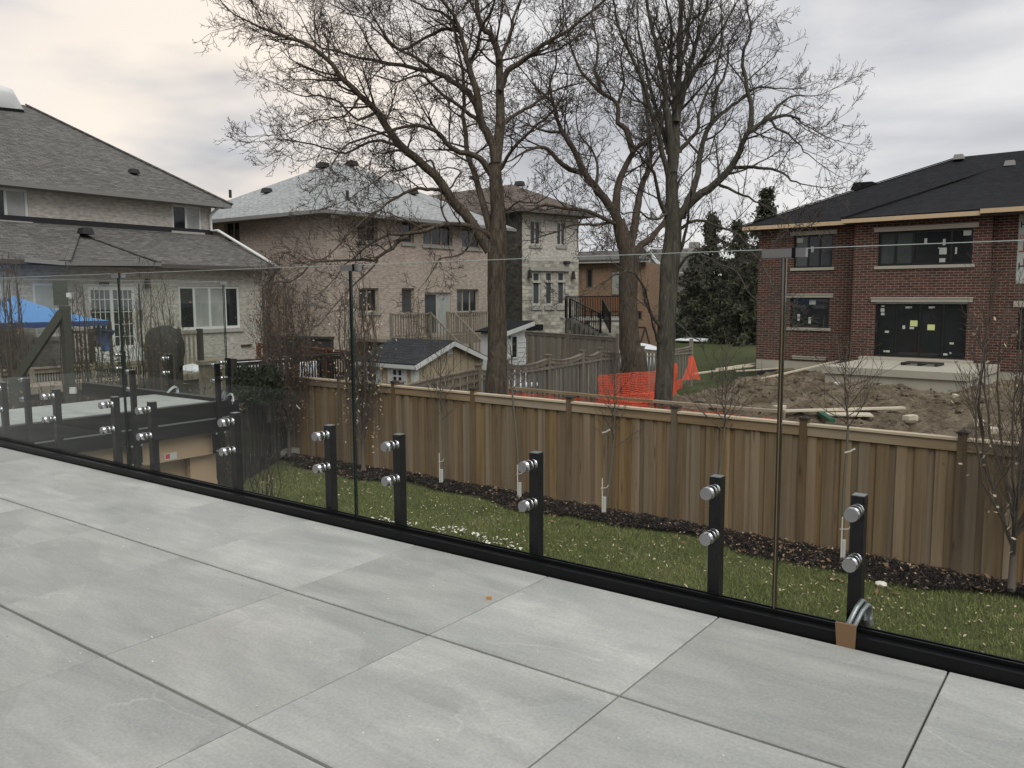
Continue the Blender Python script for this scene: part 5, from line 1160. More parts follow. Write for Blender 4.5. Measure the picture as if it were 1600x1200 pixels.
def big_tree(name, label, t, trunk, limbs, mats, prm, seed, flare=1.0, base=None):
    rng = random.Random(seed); sc = t/FOC
    tp = [PT(x, y, t) for x, y, r in trunk]; b = tp[0].copy(); b[2] = GZ-.1
    T = thing(name, label, 'tree', tuple(b)); 
    mb = MB(); P = [b]+tp; R_ = [trunk[0][2]*sc*1.35*flare]+[q[2]*sc for q in trunk]
    if b[2] < tp[0][2]-.8: P.insert(1, b+(tp[0]-b)*.25); R_.insert(1, trunk[0][2]*sc*1.08)
    # smooth trunk with slight ridges
    cp = catmull(P, 4); cr_ = np.interp(np.linspace(0, len(R_)-1, len(cp)), range(len(R_)), R_)
    cr_ = [r*(1+.05*noise.noise(Vector((i*.7, seed, 0)))) for i, r in enumerate(cr_)]
    mb.tube(cp, cr_, 16)
    mk('trunk', mb, mats[0], T, smooth=True); tw = MB()
    for lb in limbs:
        pts = lb['p']; r0, r1 = lb['r']; dz = lb.get('dz', rng.uniform(-2, 2)); n = len(pts)
        L_ = [0]
        for i in range(1, n): L_.append(L_[-1]+math.dist(pts[i], pts[i-1]))
        P = [PT(x, y, t+dz*(L_[i]/L_[-1])**1.1*(1 if i else 0)) for i, (x, y) in enumerate(pts)]
        P = catmull(P, 3); m = len(P); tot = L_[-1]*sc
        P = [p+vrand(rng)*.012*(1 if 0 < i < m-1 else 0) for i, p in enumerate(P)]
        rr = [(r0+(r1-r0)*(i/(m-1))**.8)*sc for i in range(m)]
        mk('limb', MB().tube(P, rr, 9 if r0 > 5 else 7), mats[1], T, smooth=True)
        # side shoots
        k = int(tot*prm['dens']*lb.get('d', 1)); s0 = lb.get('s', .22)
        for j in range(k):
            f_ = s0+(1-s0)*(j+rng.random())/k; i = min(m-2, int(f_*(m-1))); q = P[i]+(P[i+1]-P[i])*(f_*(m-1)-i); ax = unit(P[i+1]-P[i])
            s = vrand(rng); s = unit(s-ax*(s@ax)); a = math.radians(rng.uniform(30, 65)); nd = ax*math.cos(a)+s*math.sin(a)
            if nd[2] < -.1 and rng.random() < .5: nd[2] *= -1
            ln = prm['L0']*rng.uniform(.5, 1.25)*(1.1-.45*f_)*lb.get('L', 1); twig(tw, q, nd, ln, max(prm['rmin'], min(rr[i]*.45, .028)), 0, rng, prm)
        twig(tw, P[-1], unit(P[-1]-P[-3]), prm['L0']*.9, rr[-1]*.9, 0, rng, prm)
    print(name, 'tris', sum(len(f)-2 for f in tw.f))
    mk('twigs', tw, mats[2], T, kind='stuff')
    return T
def L(pts, r, **k): return dict(p=pts, r=r, **k)
t1_limbs = [
 L([(766, 392), (735, 345), (710, 318), (680, 273), (635, 237), (605, 201), (590, 174), (563, 150), (536, 123), (509, 90), (479, 69), (440, 55), (410, 45), (388, 33)], (11, 1.6), dz=-1.2, s=.28),
 L([(771, 380), (764, 354), (746, 288), (731, 240), (726, 195), (725, 150), (722, 105), (712, 60), (708, 10)], (8, 1.4), dz=1.5, s=.3),
 L([(768, 272), (749, 246), (719, 237), (698, 225), (689, 210), (659, 196), (629, 199), (590, 210), (545, 225), (520, 255)], (6.5, 1.2), dz=-1.5),
 L([(755, 195), (743, 162), (722, 138), (695, 120), (674, 111), (641, 106), (596, 96), (560, 90), (530, 81), (500, 73), (476, 40)], (7, 1.3), dz=.8),
 L([(774, 262), (770, 228), (755, 195), (743, 135), (731, 102), (725, 72), (716, 39), (704, 18), (680, -12)], (10, 2), dz=-.5, s=.3),
 L([(752, 192), (735, 178), (710, 162), (680, 138), (656, 117), (620, 128), (585, 118)], (4.5, 1.1), dz=-2),
 L([(720, 50), (698, 46), (665, 57), (629, 78), (590, 51), (572, 30), (545, 22)], (4, 1.1), dz=1),
 L([(683, 114), (650, 90), (620, 75), (597, 50), (575, 10)], (3.8, 1.1), dz=-1),
 L([(775, 262), (781, 210), (782, 150), (779, 90), (770, 60), (752, 39), (744, -5), (742, -40)], (11, 3), dz=.4, s=.35),
 L([(781, 140), (794, 111), (815, 96), (839, 78), (857, 64), (880, 54), (910, 30), (949, -4)], (6.5, 2), dz=-.6),
 L([(782, 197), (809, 177), (839, 159), (860, 144), (885, 136), (915, 128)], (4, 1.2), dz=1.2),
 L([(778, 268), (800, 234), (830, 204), (860, 177), (880, 150)], (4, 1.2), dz=-1.4),
 L([(772, 372), (740, 354), (695, 351), (648, 363), (609, 367), (580, 380), (555, 402)], (6, 1.2), dz=-1.2, L=.8),
 L([(700, 351), (660, 354), (632, 370), (603, 393), (585, 406), (567, 406), (504, 408), (488, 409), (467, 432)], (4.2, 1.3), dz=-2, L=.8),
 L([(712, 320), (695, 301), (665, 295), (643, 297), (614, 312), (582, 335), (551, 359), (525, 388)], (4.2, 1.2), dz=-1.8, L=.8),
 L([(744, 345), (735, 380), (715, 398), (688, 405), (665, 440)], (2.4, .8), dz=-2, L=.7),
 L([(590, 407), (560, 438), (530, 470), (505, 500)], (1.8, .7), dz=-2.2, L=.6),
 L([(635, 238), (605, 222), (575, 222), (540, 240), (505, 230), (470, 222), (440, 218)], (3.4, 1), dz=.6),
 L([(590, 174), (560, 186), (530, 160), (500, 150), (470, 150), (448, 140)], (2.8, .9), dz=1),
 L([(536, 123), (510, 120), (480, 108), (455, 92)], (2.4, .8), dz=-.5),
 L([(731, 102), (745, 78), (752, 45), (768, 15), (780, -20)], (4, 1.5), dz=-1.5),
 L([(779, 95), (795, 60), (802, 30), (815, -5), (822, -40)], (4.5, 1.5), dz=1),
 L([(680, 273), (672, 250), (640, 262), (610, 268), (585, 285), (560, 300)], (2.4, .8), dz=-1),
 L([(697, 300), (720, 270), (700, 262), (670, 268)], (2, .8), dz=1),
 L([(716, 39), (690, 20), (655, 8), (620, -15)], (3, 1), dz=-1), L([(596, 96), (570, 60), (555, 30), (530, 0)], (2.4, .9), dz=1.4),
 L([(563, 150), (545, 175), (520, 185), (490, 190), (462, 205)], (2.2, .8), dz=-1.4),
 L([(788, 330), (812, 316), (838, 318), (860, 300)], (2.2, .8), dz=-1, L=.7),
]
big_tree('bare_tree', 'big spreading bare tree with a brown furrowed trunk left of centre', 18.5,
  [(775, 606, 17.5), (777, 560, 15.5), (777, 500, 15), (776, 450, 14.5), (777, 400, 15), (778, 370, 14), (778, 330, 11.5), (775, 290, 10.5), (773, 255, 9.5)], [dict(q, r=(q['r'][0]*.84, q['r'][1]*.85)) for q in t1_limbs],
  (M['bark_brown'], M['bark_brown'], M['twig_brown']), dict(lev=3, kids=[7, 5, 3], L0=1.5, dens=3.4, wob=.17, up=.45, rmin=.0042), 11)
t2_limbs = [
 L([(978, 385), (964, 339), (949, 318), (931, 294), (913, 270), (895, 231), (877, 204), (871, 186), (865, 162), (838, 138)], (11, 1.6), dz=-1, s=.3),
 L([(913, 271), (880, 258), (856, 234), (838, 231), (815, 240), (800, 250)], (6, 1.3), dz=-1.5),
 L([(962, 335), (964, 300), (973, 270), (988, 240), (1006, 222), (1030, 201), (1040, 170)], (9, 2), dz=.8),
 L([(990, 238), (979, 204), (967, 192), (964, 162), (940, 144), (910, 114), (895, 80), (885, 40)], (6.5, 1.4), dz=-.5),
 L([(984, 390), (995, 330), (1000, 300), (1011, 270), (1016, 240), (1012, 190), (1004, 140), (996, 90)], (9, 1.6), dz=1.4),
 L([(988, 410), (1000, 385), (1018, 372), (1036, 350), (1050, 320), (1062, 280)], (9, 2.2), dz=1),
 L([(975, 355), (958, 348), (916, 329), (890, 327), (850, 321), (825, 330), (800, 328)], (5, 1.2), dz=-2, L=.8),
 L([(958, 346), (930, 352), (900, 350), (868, 362), (840, 372)], (3.2, 1), dz=-2, L=.7),
 L([(865, 165), (860, 130), (870, 95), (862, 60)], (3, 1), dz=.5), L([(940, 146), (930, 110), (935, 70), (925, 30), (930, 0)], (3.5, 1), dz=1),
 L([(931, 294), (935, 262), (925, 235), (905, 210), (900, 180)], (3.4, 1), dz=1.4), L([(877, 206), (850, 205), (828, 196), (808, 200)], (3, 1), dz=-.8),
 L([(964, 165), (975, 130), (970, 90), (980, 50)], (3.4, 1), dz=-1),
 L([(1010, 275), (1025, 250), (1040, 230), (1060, 200)], (3.2, 1), dz=-.6),
]
big_tree('bare_tree', 'stout bare tree whose thick trunk stands behind the orange mesh', 26.5,
  [(991, 565, 20), (985, 545, 17), (983, 520, 15.5), (981, 470, 14.5), (982, 430, 15), (983, 400, 15.5), (974, 372, 12.5), (966, 345, 9.5)], [dict(q, r=(q['r'][0]*.82, q['r'][1]*.85)) for q in t2_limbs],
  (M['bark_tree2'], M['bark_tree2'], M['twig_dark']), dict(lev=3, kids=[7, 5, 3], L0=2.1, dens=2.3, wob=.18, up=.5, rmin=.0058), 5)
t3_limbs = [
 L([(1048, 275), (1049, 234), (1042, 180), (1039, 135), (1030, 90), (1015, 30), (1008, -20)], (8, 1.8), dz=-.5),
 L([(1050, 270), (1056, 210), (1057, 168), (1060, 120), (1063, 60), (1066, 0), (1068, -40)], (9, 2.5), dz=.5),
 L([(1058, 190), (1069, 135), (1081, 90), (1099, 30), (1108, -20)], (6, 1.8), dz=-.8),
 L([(1068, 140), (1081, 118), (1095, 95), (1108, 75), (1130, 40), (1150, 5)], (4.5, 1.2), dz=1),
 L([(1054, 372), (1060, 342), (1084, 312), (1120, 285), (1144, 258), (1159, 228), (1171, 207), (1201, 186), (1234, 180), (1250, 192)], (9, 1.2), dz=-.8, s=.3, L=.8),
 L([(1171, 207), (1174, 174), (1168, 135), (1160, 90), (1172, 50), (1168, 10)], (5, 1.3), dz=.5),
 L([(1066, 340), (1075, 312), (1090, 270), (1096, 225), (1111, 195), (1135, 171), (1159, 153), (1185, 137), (1210, 138)], (6.5, 1.2), dz=.9),
 L([(1144, 261), (1175, 262), (1204, 264), (1230, 276), (1250, 287)], (3.4, 1), dz=-1, L=.6),
 L([(1046, 290), (1035, 240), (1020, 180), (1005, 130), (985, 85), (965, 40), (958, 0)], (5, 1.3), dz=-1),
 L([(1045, 240), (1030, 180), (1012, 120), (1000, 60), (995, 10)], (4.4, 1.2), dz=.7),
 L([(1061, 238), (1075, 222), (1090, 205), (1092, 180), (1110, 130), (1125, 85), (1128, 40)], (4, 1.2), dz=-.6),
 L([(1044, 345), (1030, 310), (1022, 270), (1005, 250), (985, 225)], (4, 1.1), dz=-1), L([(1052, 150), (1046, 100), (1050, 50), (1040, 0)], (4.5, 1.3), dz=-.3),
 L([(1111, 195), (1118, 150), (1135, 110), (1140, 70), (1155, 40)], (3, 1), dz=.5), L([(1190, 192), (1215, 165), (1240, 150), (1262, 150)], (3, .9), dz=.5, L=.65),
 L([(1060, 105), (1075, 60), (1078, 20), (1090, -25)], (4, 1.4), dz=.4), L([(1201, 186), (1222, 205), (1245, 222), (1262, 240)], (2.4, .8), dz=-.5),
 L([(1054, 430), (1072, 402), (1090, 398), (1120, 410), (1150, 425), (1168, 455)], (2.6, .8), dz=-1.5, L=.7), L([(1055, 400), (1066, 385), (1075, 340), (1080, 300)], (4, 1.3), dz=-.5),
 L([(1044, 520), (1022, 500), (1010, 470), (1000, 440), (985, 425), (960, 430), (930, 450)], (2.8, .9), dz=-1.2, L=.6, d=.6), L([(1040, 545), (1026, 530), (1018, 500), (1008, 450)], (3, 1), dz=-1, d=.5, L=.6),
 L([(1058, 360), (1090, 345), (1130, 355), (1165, 380), (1195, 420), (1210, 460)], (2.8, .8), dz=-1.8, L=.8), L([(1052, 500), (1075, 520), (1095, 535), (1105, 560)], (2, .7), dz=-1, L=.5, d=.6),
 L([(1120, 285), (1150, 300), (1180, 312), (1205, 330)], (2.8, .8), dz=-1), L([(1045, 330), (1020, 345), (1000, 330), (975, 335)], (2.4, .8), dz=-1.5),
]
big_tree('bare_tree', 'grey-barked bare tree rising right behind the cedar fence with upright fanning branches', 15.8,
  [(1036, 630, 14), (1039, 580, 14), (1041, 520, 14), (1044, 460, 14), (1047, 410, 15), (1052, 360, 13), (1050, 310, 10), (1049, 270, 9)], t3_limbs,
  (M['bark_grey'], M['bark_grey'], M['twig_grey']), dict(lev=3, kids=[6, 5, 3], L0=1.4, dens=3.6, wob=.12, up=.9, rmin=.0036), 23)
# far hazy bare tree between the stone house and the second trunk
far_prm = dict(lev=3, kids=[6, 5, 4], L0=3.6, dens=1.8, wob=.28, up=.3, rmin=.016)
big_tree('bare_tree', 'small reddish bare tree far off between the stone house and the second big trunk', 62,
  [(955, 480, 2.2), (955, 440, 2), (954, 420, 1.6)], [L([(954, 425), (945, 400), (935, 375)], (1.4, .5), dz=0), L([(954, 425), (958, 395), (962, 360)], (1.5, .5), dz=0), L([(955, 430), (970, 405), (985, 380)], (1.4, .5), dz=0)],
  (M['bark_brown'], M['twig_brown'], M['twig_brown']), far_prm, 3)
# ---------------------------------------------------------------- young trees in the yard bed
def sapling(x, yb, ybr, yt, label, spread=.5, seed=0, Y=None, n=16, dark=False, guard=True, lean=0):
    rng = random.Random(seed); Yb = (fenceY(PZ(x, yb, -2.4)[0])-.42) if Y is None else Y
    b = PY(x, yb, Yb); b[2] = bedz(b[0], b[1])-.02; t = (b-CAM)@_f; hb = PT(x+lean, ybr, t); tp = PT(x+lean*1.2, yt, t)
    T = thing('young_tree', label, 'young tree', tuple(b), 'young trees planted along the cedar fence'); m_ = M['sapling_dark'] if dark else M['sapling']
    mk('trunk', MB().tube(catmull([b, (b+hb)/2+vrand(rng)*.015, hb, (hb+tp)/2+vrand(rng)*.02, tp], 3), [.026*(1-i*.07) for i in range(13)], 8), m_, T, smooth=True)
    tw = MB(); H = tp[2]-hb[2]; prm = dict(lev=1, kids=[5, 3], L0=.7, wob=.16, up=1.1, rmin=.0028)
    for i in range(n):
        f_ = i/n; p = hb+(tp-hb)*f_*.9; ph = i*2.4+rng.random(); el = rng.uniform(.5, .9); d = np.array([math.cos(ph)*math.cos(el), math.sin(ph)*math.cos(el), math.sin(el)])
        twig(tw, p, d, spread*rng.uniform(.7, 1.25)*(1-.45*f_), .009*(1-.5*f_), 0, rng, prm)
    mk('branches', tw, M['sapling_dark'], T)
    if guard:
        mk('trunk_guard', MB().tube([b+[0, 0, .02], b+[0, 0, .30]], .034, 8), M['guard'], T)
        mk('tie', MB().tube([b+[-.04, -.05, .45], b+[.07, -.05, .47], b+[.10, -.04, .52]], .006, 5).tube([b+[-.012, -.045, .05], b+[-.012, -.045, .62]], .008, 5), M['litter_white'], T)
    return T
sapling(690, 748, 655, 532, 'young bare tree with a white trunk guard, nearest the tan shed', .75, 1, n=20)
sapling(812, 775, 610, 540, 'young bare tree in front of the white clapboard shed', .5, 2, lean=-12)
sapling(944, 800, 700, 560, 'young bare tree with a tag, in front of the orange mesh', .65, 3, lean=14, n=20)
sapling(1113, 815, 680, 550, 'young bare tree behind the square post just left of the glass joint', .8, 4, lean=18, n=20)
sapling(1317, 865, 668, 520, 'young bare tree with a white ribbon, right of the glass joint', .75, 5, lean=8, n=22)
def ribbon(x, y, x2, y2, Yp, label):
    a = PY(x, y, Yp); b = PY(x2, y2, Yp); mk('ribbon', MB().bar(a, (a+b)/2+[0, 0, -.01], .012, .02).bar((a+b)/2+[0, 0, -.01], b, .012, .02), M['litter_white'], label=label, cat='ribbon', group='white ribbons tied to the young trees')
ribbon(941, 676, 953, 671, 9.35, 'short white ribbon tied to the young tree in front of the orange mesh')
ribbon(1320, 707, 1336, 701, 9.2, 'white ribbon tied round the young tree right of the glass joint')
ribbon(463, 633, 469, 639, 9.6, 'white plastic scrap caught in the leafy columnar tree')
def columnar(x, yb, yt, w, label, seed, t=None, ns=9, leaves=0, Y=None, dens=10, mat='sapling_dark', zb=None, r0=.035, lm='leaf_brown'):
    rng = random.Random(seed)
    if t is None:
        Yb = fenceY(PZ(x, yb, -2.4)[0])-.5 if Y is None else Y; b = PY(x, yb, Yb); b[2] = bedz(b[0], b[1]) if zb is None else zb; t = (b-CAM)@_f
    else: b = PT(x, yb, t); b[2] = GZ
    top = PT(x, yt, t); H = top[2]-b[2]; sc = t/FOC; wm = w*sc
    T = thing('columnar_tree', label, 'tree', tuple(b), 'bare columnar trees'); mk('trunk', MB().tube([b, b+[0, 0, H*.14], b+[0, 0, H*.3]], [r0*1.3, r0, r0*.6], 8), M[mat], T, smooth=True)
    tw = MB(); lv = MB(); prm = dict(lev=1, kids=[dens, 4], L0=.6, wob=.12, up=1.4, rmin=.0026)
    for i in range(ns):
        ph = i*2.4+rng.random(); s0 = b+[0, 0, H*rng.uniform(.08, .3)]; R_ = wm*rng.uniform(.25, .5)*(1.0 if i else .1); hh = H*rng.uniform(.75, 1.0)
        o_ = np.array([math.cos(ph)*R_, math.sin(ph)*R_, 0]); pts = catmull([s0, s0+o_*.7+[0, 0, hh*.22], s0+o_*1.0+[0, 0, hh*.5], b+o_*.75+[0, 0, hh]], 4); m = len(pts)
        pts = [p+vrand(rng)*.012 for p in pts]; tw.tube(pts, [r0*.55*(1-.85*q/m) for q in range(m)], 5, False)
        for j in range(dens):
            f_ = .12+.86*(j+rng.random())/dens; q = pts[min(m-2, int(f_*(m-1)))]; a = rng.random()*6.28; d = np.array([math.cos(a)*.55, math.sin(a)*.55, .85])
            twig(tw, q, d, wm*rng.uniform(.35, .8)*(1.15-f_*.5), .006, 1 if rng.random() < .5 else 0, rng, prm)
            for _ in range(leaves):
                c = q+vrand(rng)*wm*.18; u_ = unit(vrand(rng))*.032; v_ = unit(vrand(rng))*.018; lv.add([c-u_, c+v_, c+u_, c-v_], [(0, 1, 2, 3)])
    mk('branches', tw, M[mat], T)
    if leaves: mk('dead_leaves', lv, M[lm], T, kind='stuff')
    return T
columnar(452, 700, 402, 95, 'columnar tree keeping many dead brown leaves, at the left end of the cedar fence', 31, ns=16, leaves=9, dens=14)
columnar(568, 732, 425, 85, 'bare columnar tree against the cedar fence beside the left glass joint', 32, ns=14, leaves=3, dens=11, lm='leaf_pale')
columnar(1580, 925, 395, 150, 'multi-stemmed bare columnar tree at the right edge of the picture', 33, ns=15, leaves=1, dens=9, lm='leaf_pale')
columnar(30, 690, 385, 60, 'bare upright tree in front of the blue canopy, far left', 34, t=15.0, ns=11, leaves=2, dens=10, r0=.05)
columnar(132, 690, 425, 70, 'thin bare upright tree right of the braced timber post', 35, t=15.5, ns=9, leaves=2, dens=10)
columnar(242, 690, 400, 85, 'bare upright tree in front of the bulky dark shape', 36, t=15.5, ns=12, leaves=2, dens=10)
columnar(160, 690, 520, 75, 'ivy-like leafy bush between the braced post and the patio door', 37, t=16.5, ns=9, leaves=12, dens=10, lm='cedar')
columnar(655, 560, 480, 60, 'leafless shrub beside the porch stairs of the middle house', 38, t=27, ns=8, leaves=3, dens=8)
# rough hedge and garden soil beyond the side strip
def bush(x, y, t, rx, rz, label, seed, mats=('twig_dark', 'leaf_brown'), n=60, lv=12):
    rng = random.Random(seed); c = PT(x, y, t); b = np.array([c[0], c[1], GZ]); T = thing('bush', label, 'bush', tuple(b), 'scruffy bushes in the left garden'); tw = MB(); l_ = MB()
    H = c[2]+rz-GZ
    for i in range(n):
        a = rng.random()*6.28; r = rng.random()**.5*rx; p = b+np.array([math.cos(a)*r*.6, math.sin(a)*r*.6, 0]); q = b+np.array([math.cos(a)*r, math.sin(a)*r, H*rng.uniform(.6, 1)])
        pts = [p, (p+q)/2+vrand(rng)*.08, q]; tw.tube(pts, [.014, .009, .004], 3, False)
        for j in range(3): twig(tw, pts[1]+(q-pts[1])*rng.random(), vrand(rng)+[0, 0, 1], .45, .005, 1, rng, dict(lev=1, kids=[3, 3], L0=.4, wob=.2, up=.8, rmin=.003))
        for _ in range(lv): c2 = p+(q-p)*rng.uniform(.3, 1)+vrand(rng)*.1; u_ = unit(vrand(rng))*.035; v_ = unit(vrand(rng))*.02; l_.add([c2-u_, c2+v_, c2+u_, c2-v_], [(0, 1, 2, 3)])
    mk('branches', tw, M[mats[0]], T); mk('dead_leaves', l_, M[mats[1]], T, kind='stuff')
bush(60, 608, 13.0, 1.3, .05, 'brown scruffy bush below the diagonal brace', 51); bush(170, 606, 13.5, 1.2, .05, 'scruffy brown bush at the ragged end of the pale paving', 52); bush(255, 600, 14.5, 1.2, .0, 'dark scruffy bush below the bulky dark shape', 53, ('twig_dark', 'cedar')); bush(-10, 610, 13, 1.2, .05, 'scruffy bush at the far left edge', 54); bush(300, 600, 15.5, .8, .0, 'small dry bush beside the thick timber post', 55)
bush(398, 700, 13.2, .35, .0, 'small dry twiggy shrub in front of the dark side fence', 56, n=16, lv=1)
mk('garden_bank', gridmesh(-16, -5.6, -2, 9.0, .25, lambda x, y: -1.35+.25*noise.noise(Vector((x*.8, y*.8, 2)))+(.1 if x > -9 else 0), lambda x, y: (x < -11.0+max(0, 7.5-y)*.42 and y < 8.2) or (y < 2.9 and x < -5.9)), M['mulch'], kind='structure')

# ================================================================== LOOSE THINGS ON THE LOT
def plank(p, q, w, h, label, mat='pale_lumber', cat='plank', grp='planks lying on the dirt lot', name='plank'):
    mk(name, MB().bar(p, q, w, h), M[mat], label=label, cat=cat, group=grp)
plank(PZ(1222, 642, -2.0), PZ(1412, 637, -1.95), .22, .05, 'long pale plank lying on the mud right behind the cedar fence')
plank(PZ(1290, 646, -2.06), PZ(1362, 648, -2.06), .6, .04, 'short wide pale board under the long plank')
plank(PZ(1281, 645, -2.05), PZ(1300, 657, -2.05), .16, .09, 'green plastic piece poking out beside the pale board', 'green_plastic', 'plastic', None, 'plastic_scrap')
plank(PZ(1190, 592, -2.0), PZ(1357, 553, -1.45), .14, .05, 'long thin board leaning up onto the concrete patio')
plank(PZ(1150, 580, -2.15), PZ(1278, 571, -2.0), .14, .05, 'thin board lying along the foundation of the red brick house')
plank(PZ(1085, 584, -2.1), PZ(1182, 571, -2.05), .2, .05, 'grey plank at the edge of the far lawn')
plank(PZ(1120, 577, -2.05), PZ(1182, 568, -2.0), .2, .06, 'upper grey plank of the pair at the edge of the far lawn')
plank(PZ(1525, 601, -2.1), PZ(1565, 598, -2.1), .25, .08, 'dark board at the right corner of the concrete patio', 'dark_fence')
k = 0
for x, y, w, lab in ((1325, 597, .45, 'torn white sheet in the mud in front of the patio'), (1307, 600, .3, 'pale rag left of the torn white sheet'), (1492, 619, .35, 'pale slab fragment in the middle of the dirt lot'), (1220, 637, .5, 'pale cardboard scrap near the left end of the long plank'),
                    (1425, 652, .5, 'pale strip of card half buried below the long plank'), (1195, 598, .2, 'small pale scrap beside the thin boards'), (1545, 606, .3, 'crumpled white paper by the right end of the patio'), (1375, 604, .25, 'white scrap just below the patio wall'), (1552, 672, .4, 'pale board end behind the right cedar post'), (1530, 660, .5, 'pale lath lying in the mud at the right')):
    c = PZ(x, y, -2.0); rng = random.Random(x); n = 7; mb = MB(); r_ = [w*rng.uniform(.2, .5) for _ in range(n)]
    vs = [(c[0]+math.cos(6.283*i/n)*r_[i], c[1]+math.sin(6.283*i/n)*r_[i]*.7, c[2]+.03+rng.uniform(0, .04)) for i in range(n)]+[(c[0], c[1], c[2]+.08)]
    mb.add(vs+[(a, b, d-.12) for a, b, d in vs[:n]], [(i, (i+1) % n, n) for i in range(n)]+[((i+1) % n, i, n+1+i, n+1+(i+1) % n) for i in range(n)])
    mk('debris', mb, M['paper' if 'white' in lab else 'pale_lumber'], label=lab, cat='debris', group='scraps on the dirt lot')
# stones and scraps on the lawn
for x, y, s, lab in ((1377, 914, .075, 'white stone on the grass right of the clamp post'), (958, 812, .06, 'white stone at the edge of the mulch below the tagged young tree'), (1314, 889, .045, 'small round white stone left of the lower disc at the right'), (1187, 858, .05, 'pale stone in the mulch left of the glass joint')):
    c = PZ(x, y, -2.42); mk('white_stone', blob((c[0], c[1], lawnz(c[0], c[1])+s*.5), s, s*.8, s*.5, 9, 6, x, .3), M['litter_white'], label=lab, cat='stone', group='white stones in the yard')

# ================================================================== GRASS, LITTER, MULCH CHIPS
rs = np.random.RandomState(4)
def scatter_mesh(name, V, F_, mat, label, cat, kind='stuff'):
    me = bpy.data.meshes.new(name); nv = len(V); nf = len(F_); k = F_.shape[1]
    me.vertices.add(nv); me.vertices.foreach_set('co', V.astype(np.float32).ravel()); me.loops.add(nf*k); me.loops.foreach_set('vertex_index', F_.astype(np.int32).ravel())
    me.polygons.add(nf); me.polygons.foreach_set('loop_start', np.arange(0, nf*k, k, dtype=np.int32)); me.polygons.foreach_set('loop_total', np.full(nf, k, np.int32)); me.update(); me.validate(); me.materials.append(mat)
    o = bpy.data.objects.new(name, me); col.objects.link(o); return tag(o, label, cat, None, kind)
def blades(n, x0, x1, y0, y1, h):
    X = rs.uniform(x0, x1, n*2); Y = rs.uniform(y0, y1, n*2); keep = (9.90-.036*(X+3)-Y > .76+.16*np.sin(X*1.3)+.1*np.sin(X*3.1+1)-.12) & (Y > .3); X = X[keep][:n]; Y = Y[keep][:n]; n = len(X)
    Z = np.array([lawnz(x, y) for x, y in zip(X, Y)]); a = rs.uniform(0, 6.28, n); w = .006; hh = h*rs.uniform(.5, 1.3, n); lx = rs.normal(0, .55, n)*hh; ly = rs.normal(0, .55, n)*hh
    V = np.zeros((n, 3, 3)); V[:, 0] = np.stack([X-np.cos(a)*w, Y-np.sin(a)*w, Z-.01], 1); V[:, 1] = np.stack([X+np.cos(a)*w, Y+np.sin(a)*w, Z-.01], 1); V[:, 2] = np.stack([X+lx, Y+ly, Z+hh], 1)
    return V.reshape(-1, 3), np.arange(n*3).reshape(-1, 3)
V, F_ = blades(200000, -11.5, 5.5, 1.5, 9.2, .055); scatter_mesh('grass', V, F_, M['blade'], 'short green winter grass on the lawn below the deck', 'grass')
def flakes(n, x0, x1, y0, y1, s, zf, cond=None, th=.012, asp=.5):
    X = rs.uniform(x0, x1, n*3); Y = rs.uniform(y0, y1, n*3)
    if cond is not None: k = cond(X, Y); X, Y = X[k], Y[k]
    X, Y = X[:n], Y[:n]; n = len(X); Z = np.array([zf(x, y) for x, y in zip(X, Y)])+rs.uniform(0, th, n)+.01; a = rs.uniform(0, 6.28, n); S = s*rs.uniform(.4, 1.4, n); tl = rs.normal(0, .35, (n, 2))
    ux = np.stack([np.cos(a), np.sin(a), tl[:, 0]], 1)*S[:, None]; uy = np.stack([-np.sin(a), np.cos(a), tl[:, 1]], 1)*S[:, None]*asp; c = np.stack([X, Y, Z], 1)
    V = np.stack([c-ux, c-uy, c+ux, c+uy], 1).reshape(-1, 3); return V, np.arange(n*4).reshape(-1, 4)
fenY = lambda X: 9.90-.036*(X+3); edg = lambda X: .76+.16*np.sin(X*1.3)+.1*np.sin(X*3.1+1)
V, F_ = flakes(26000, -11.3, 5.5, 7.8, 10.2, .030, lambda x, y: bedz(x, y)+.01, lambda X, Y: (fenY(X)-Y < edg(X)+.05) & (fenY(X)-Y > .03), .03, .35); scatter_mesh('mulch_chips', V, F_, M['chip_m'], 'dark bark mulch along the foot of the cedar fence', 'mulch')
clump = lambda X, Y, s, th: np.array([noise.noise(Vector((x*s, y*s, 3.3))) > th for x, y in zip(X, Y)])
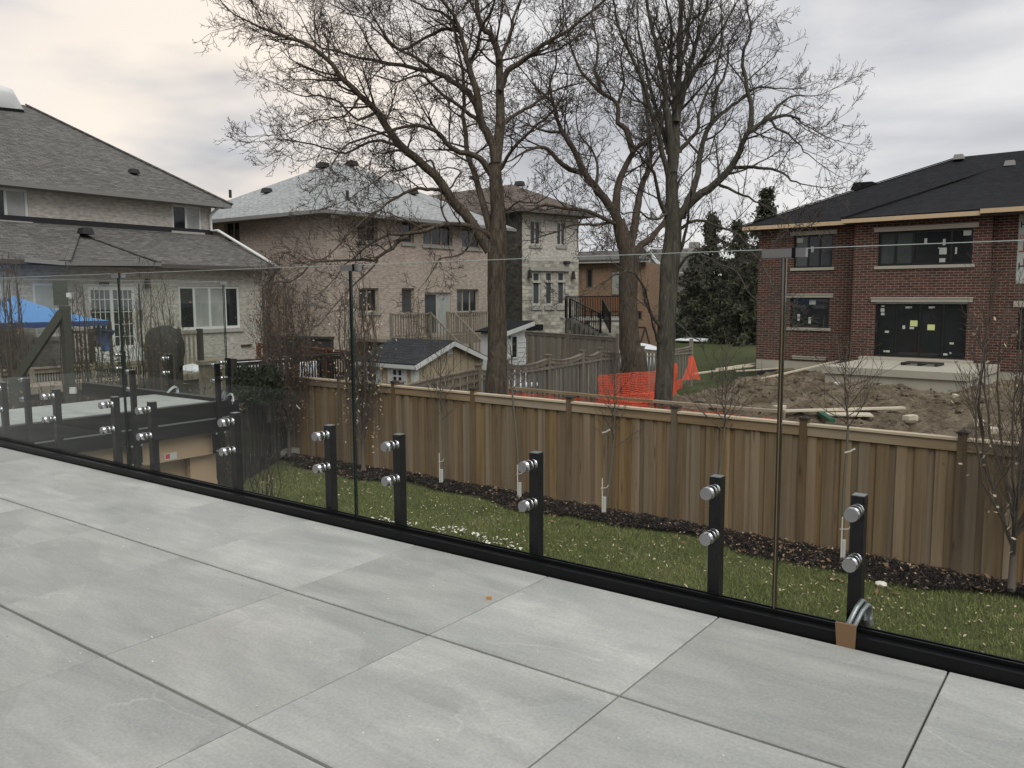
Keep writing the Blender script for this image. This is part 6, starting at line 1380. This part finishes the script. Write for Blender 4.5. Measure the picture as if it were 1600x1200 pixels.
V, F_ = flakes(850, -11.3, 5.5, 7.9, 9.9, .030, lambda x, y: bedz(x, y)+.03, lambda X, Y: (fenY(X)-Y > .05) & (fenY(X)-Y < edg(X)+.5) & clump(X, Y, 1.1, .08), .03, .6); scatter_mesh('fallen_leaves', V, F_, M['leaf_brown'], 'dead brown leaves caught at the edge of the mulch', 'leaves')
V, F_ = flakes(750, -11.3, 5.5, 7.6, 9.9, .018, lambda x, y: bedz(x, y)+.04, lambda X, Y: (fenY(X)-Y > .05), .03, .5); scatter_mesh('pale_chips', V, F_, M['leaf_pale'], 'pale wood chips and stones sprinkled on the dark mulch', 'chips')
V, F_ = flakes(2600, -11, 5.5, 1.5, 8.9, .022, lambda x, y: lawnz(x, y)+.035, lambda X, Y: clump(X, Y, .9, -.1), .02, .35); scatter_mesh('fallen_leaves', V, F_, M['leaf_pale'], 'pale dry leaf scraps scattered over the grass', 'leaves')
def near(X, Y): return (((X+3.9)/1.9)**2+((Y-6.6)/.95)**2 < 1) & clump(X, Y, 2.0, -.15)
V, F_ = flakes(900, -6.5, -1.5, 5.0, 8.2, .028, lambda x, y: lawnz(x, y)+.045, near, .02, .55); scatter_mesh('sawdust_scraps', V, F_, M['litter_white'], 'white scraps scattered on the grass near the middle posts', 'litter')
# mud clods
V, F_ = flakes(5000, -7.2, 12, 11.5, 31, .05, lambda x, y: mudz(x, y)+.02, None, .06, .6); scatter_mesh('mud_clods', V, F_, M['mud'], 'broken clods of mud over the dirt lot', 'mud')
cl = MB()
for i in range(900):
    x = rs.uniform(-7, 10); y = rs.uniform(12, 31); q = rs.uniform(.05, .17)
    if not mudclip(x, y) or noise.noise(Vector((x*.6, y*.6, 8))) < -.12: continue
    bb = blob((x, y, mudz(x, y)+q*.1), q, q*rs.uniform(.6, 1), q*rs.uniform(.4, .75), 6, 4, i, .5); cl.add(bb.v, bb.f)
mk('mud_lumps', cl, M['mud'], label='rounded lumps of dug earth strewn over the dirt lot', cat='mud', kind='stuff')
# dust specks on the tiles
V, F_ = flakes(220, -2.5, 4.4, -1.8, .7, .0035, lambda x, y: -.008, None, .0, .7); scatter_mesh('dust_specks', V, F_, M['litter_white'], 'tiny white specks of dust on the paving', 'dust')
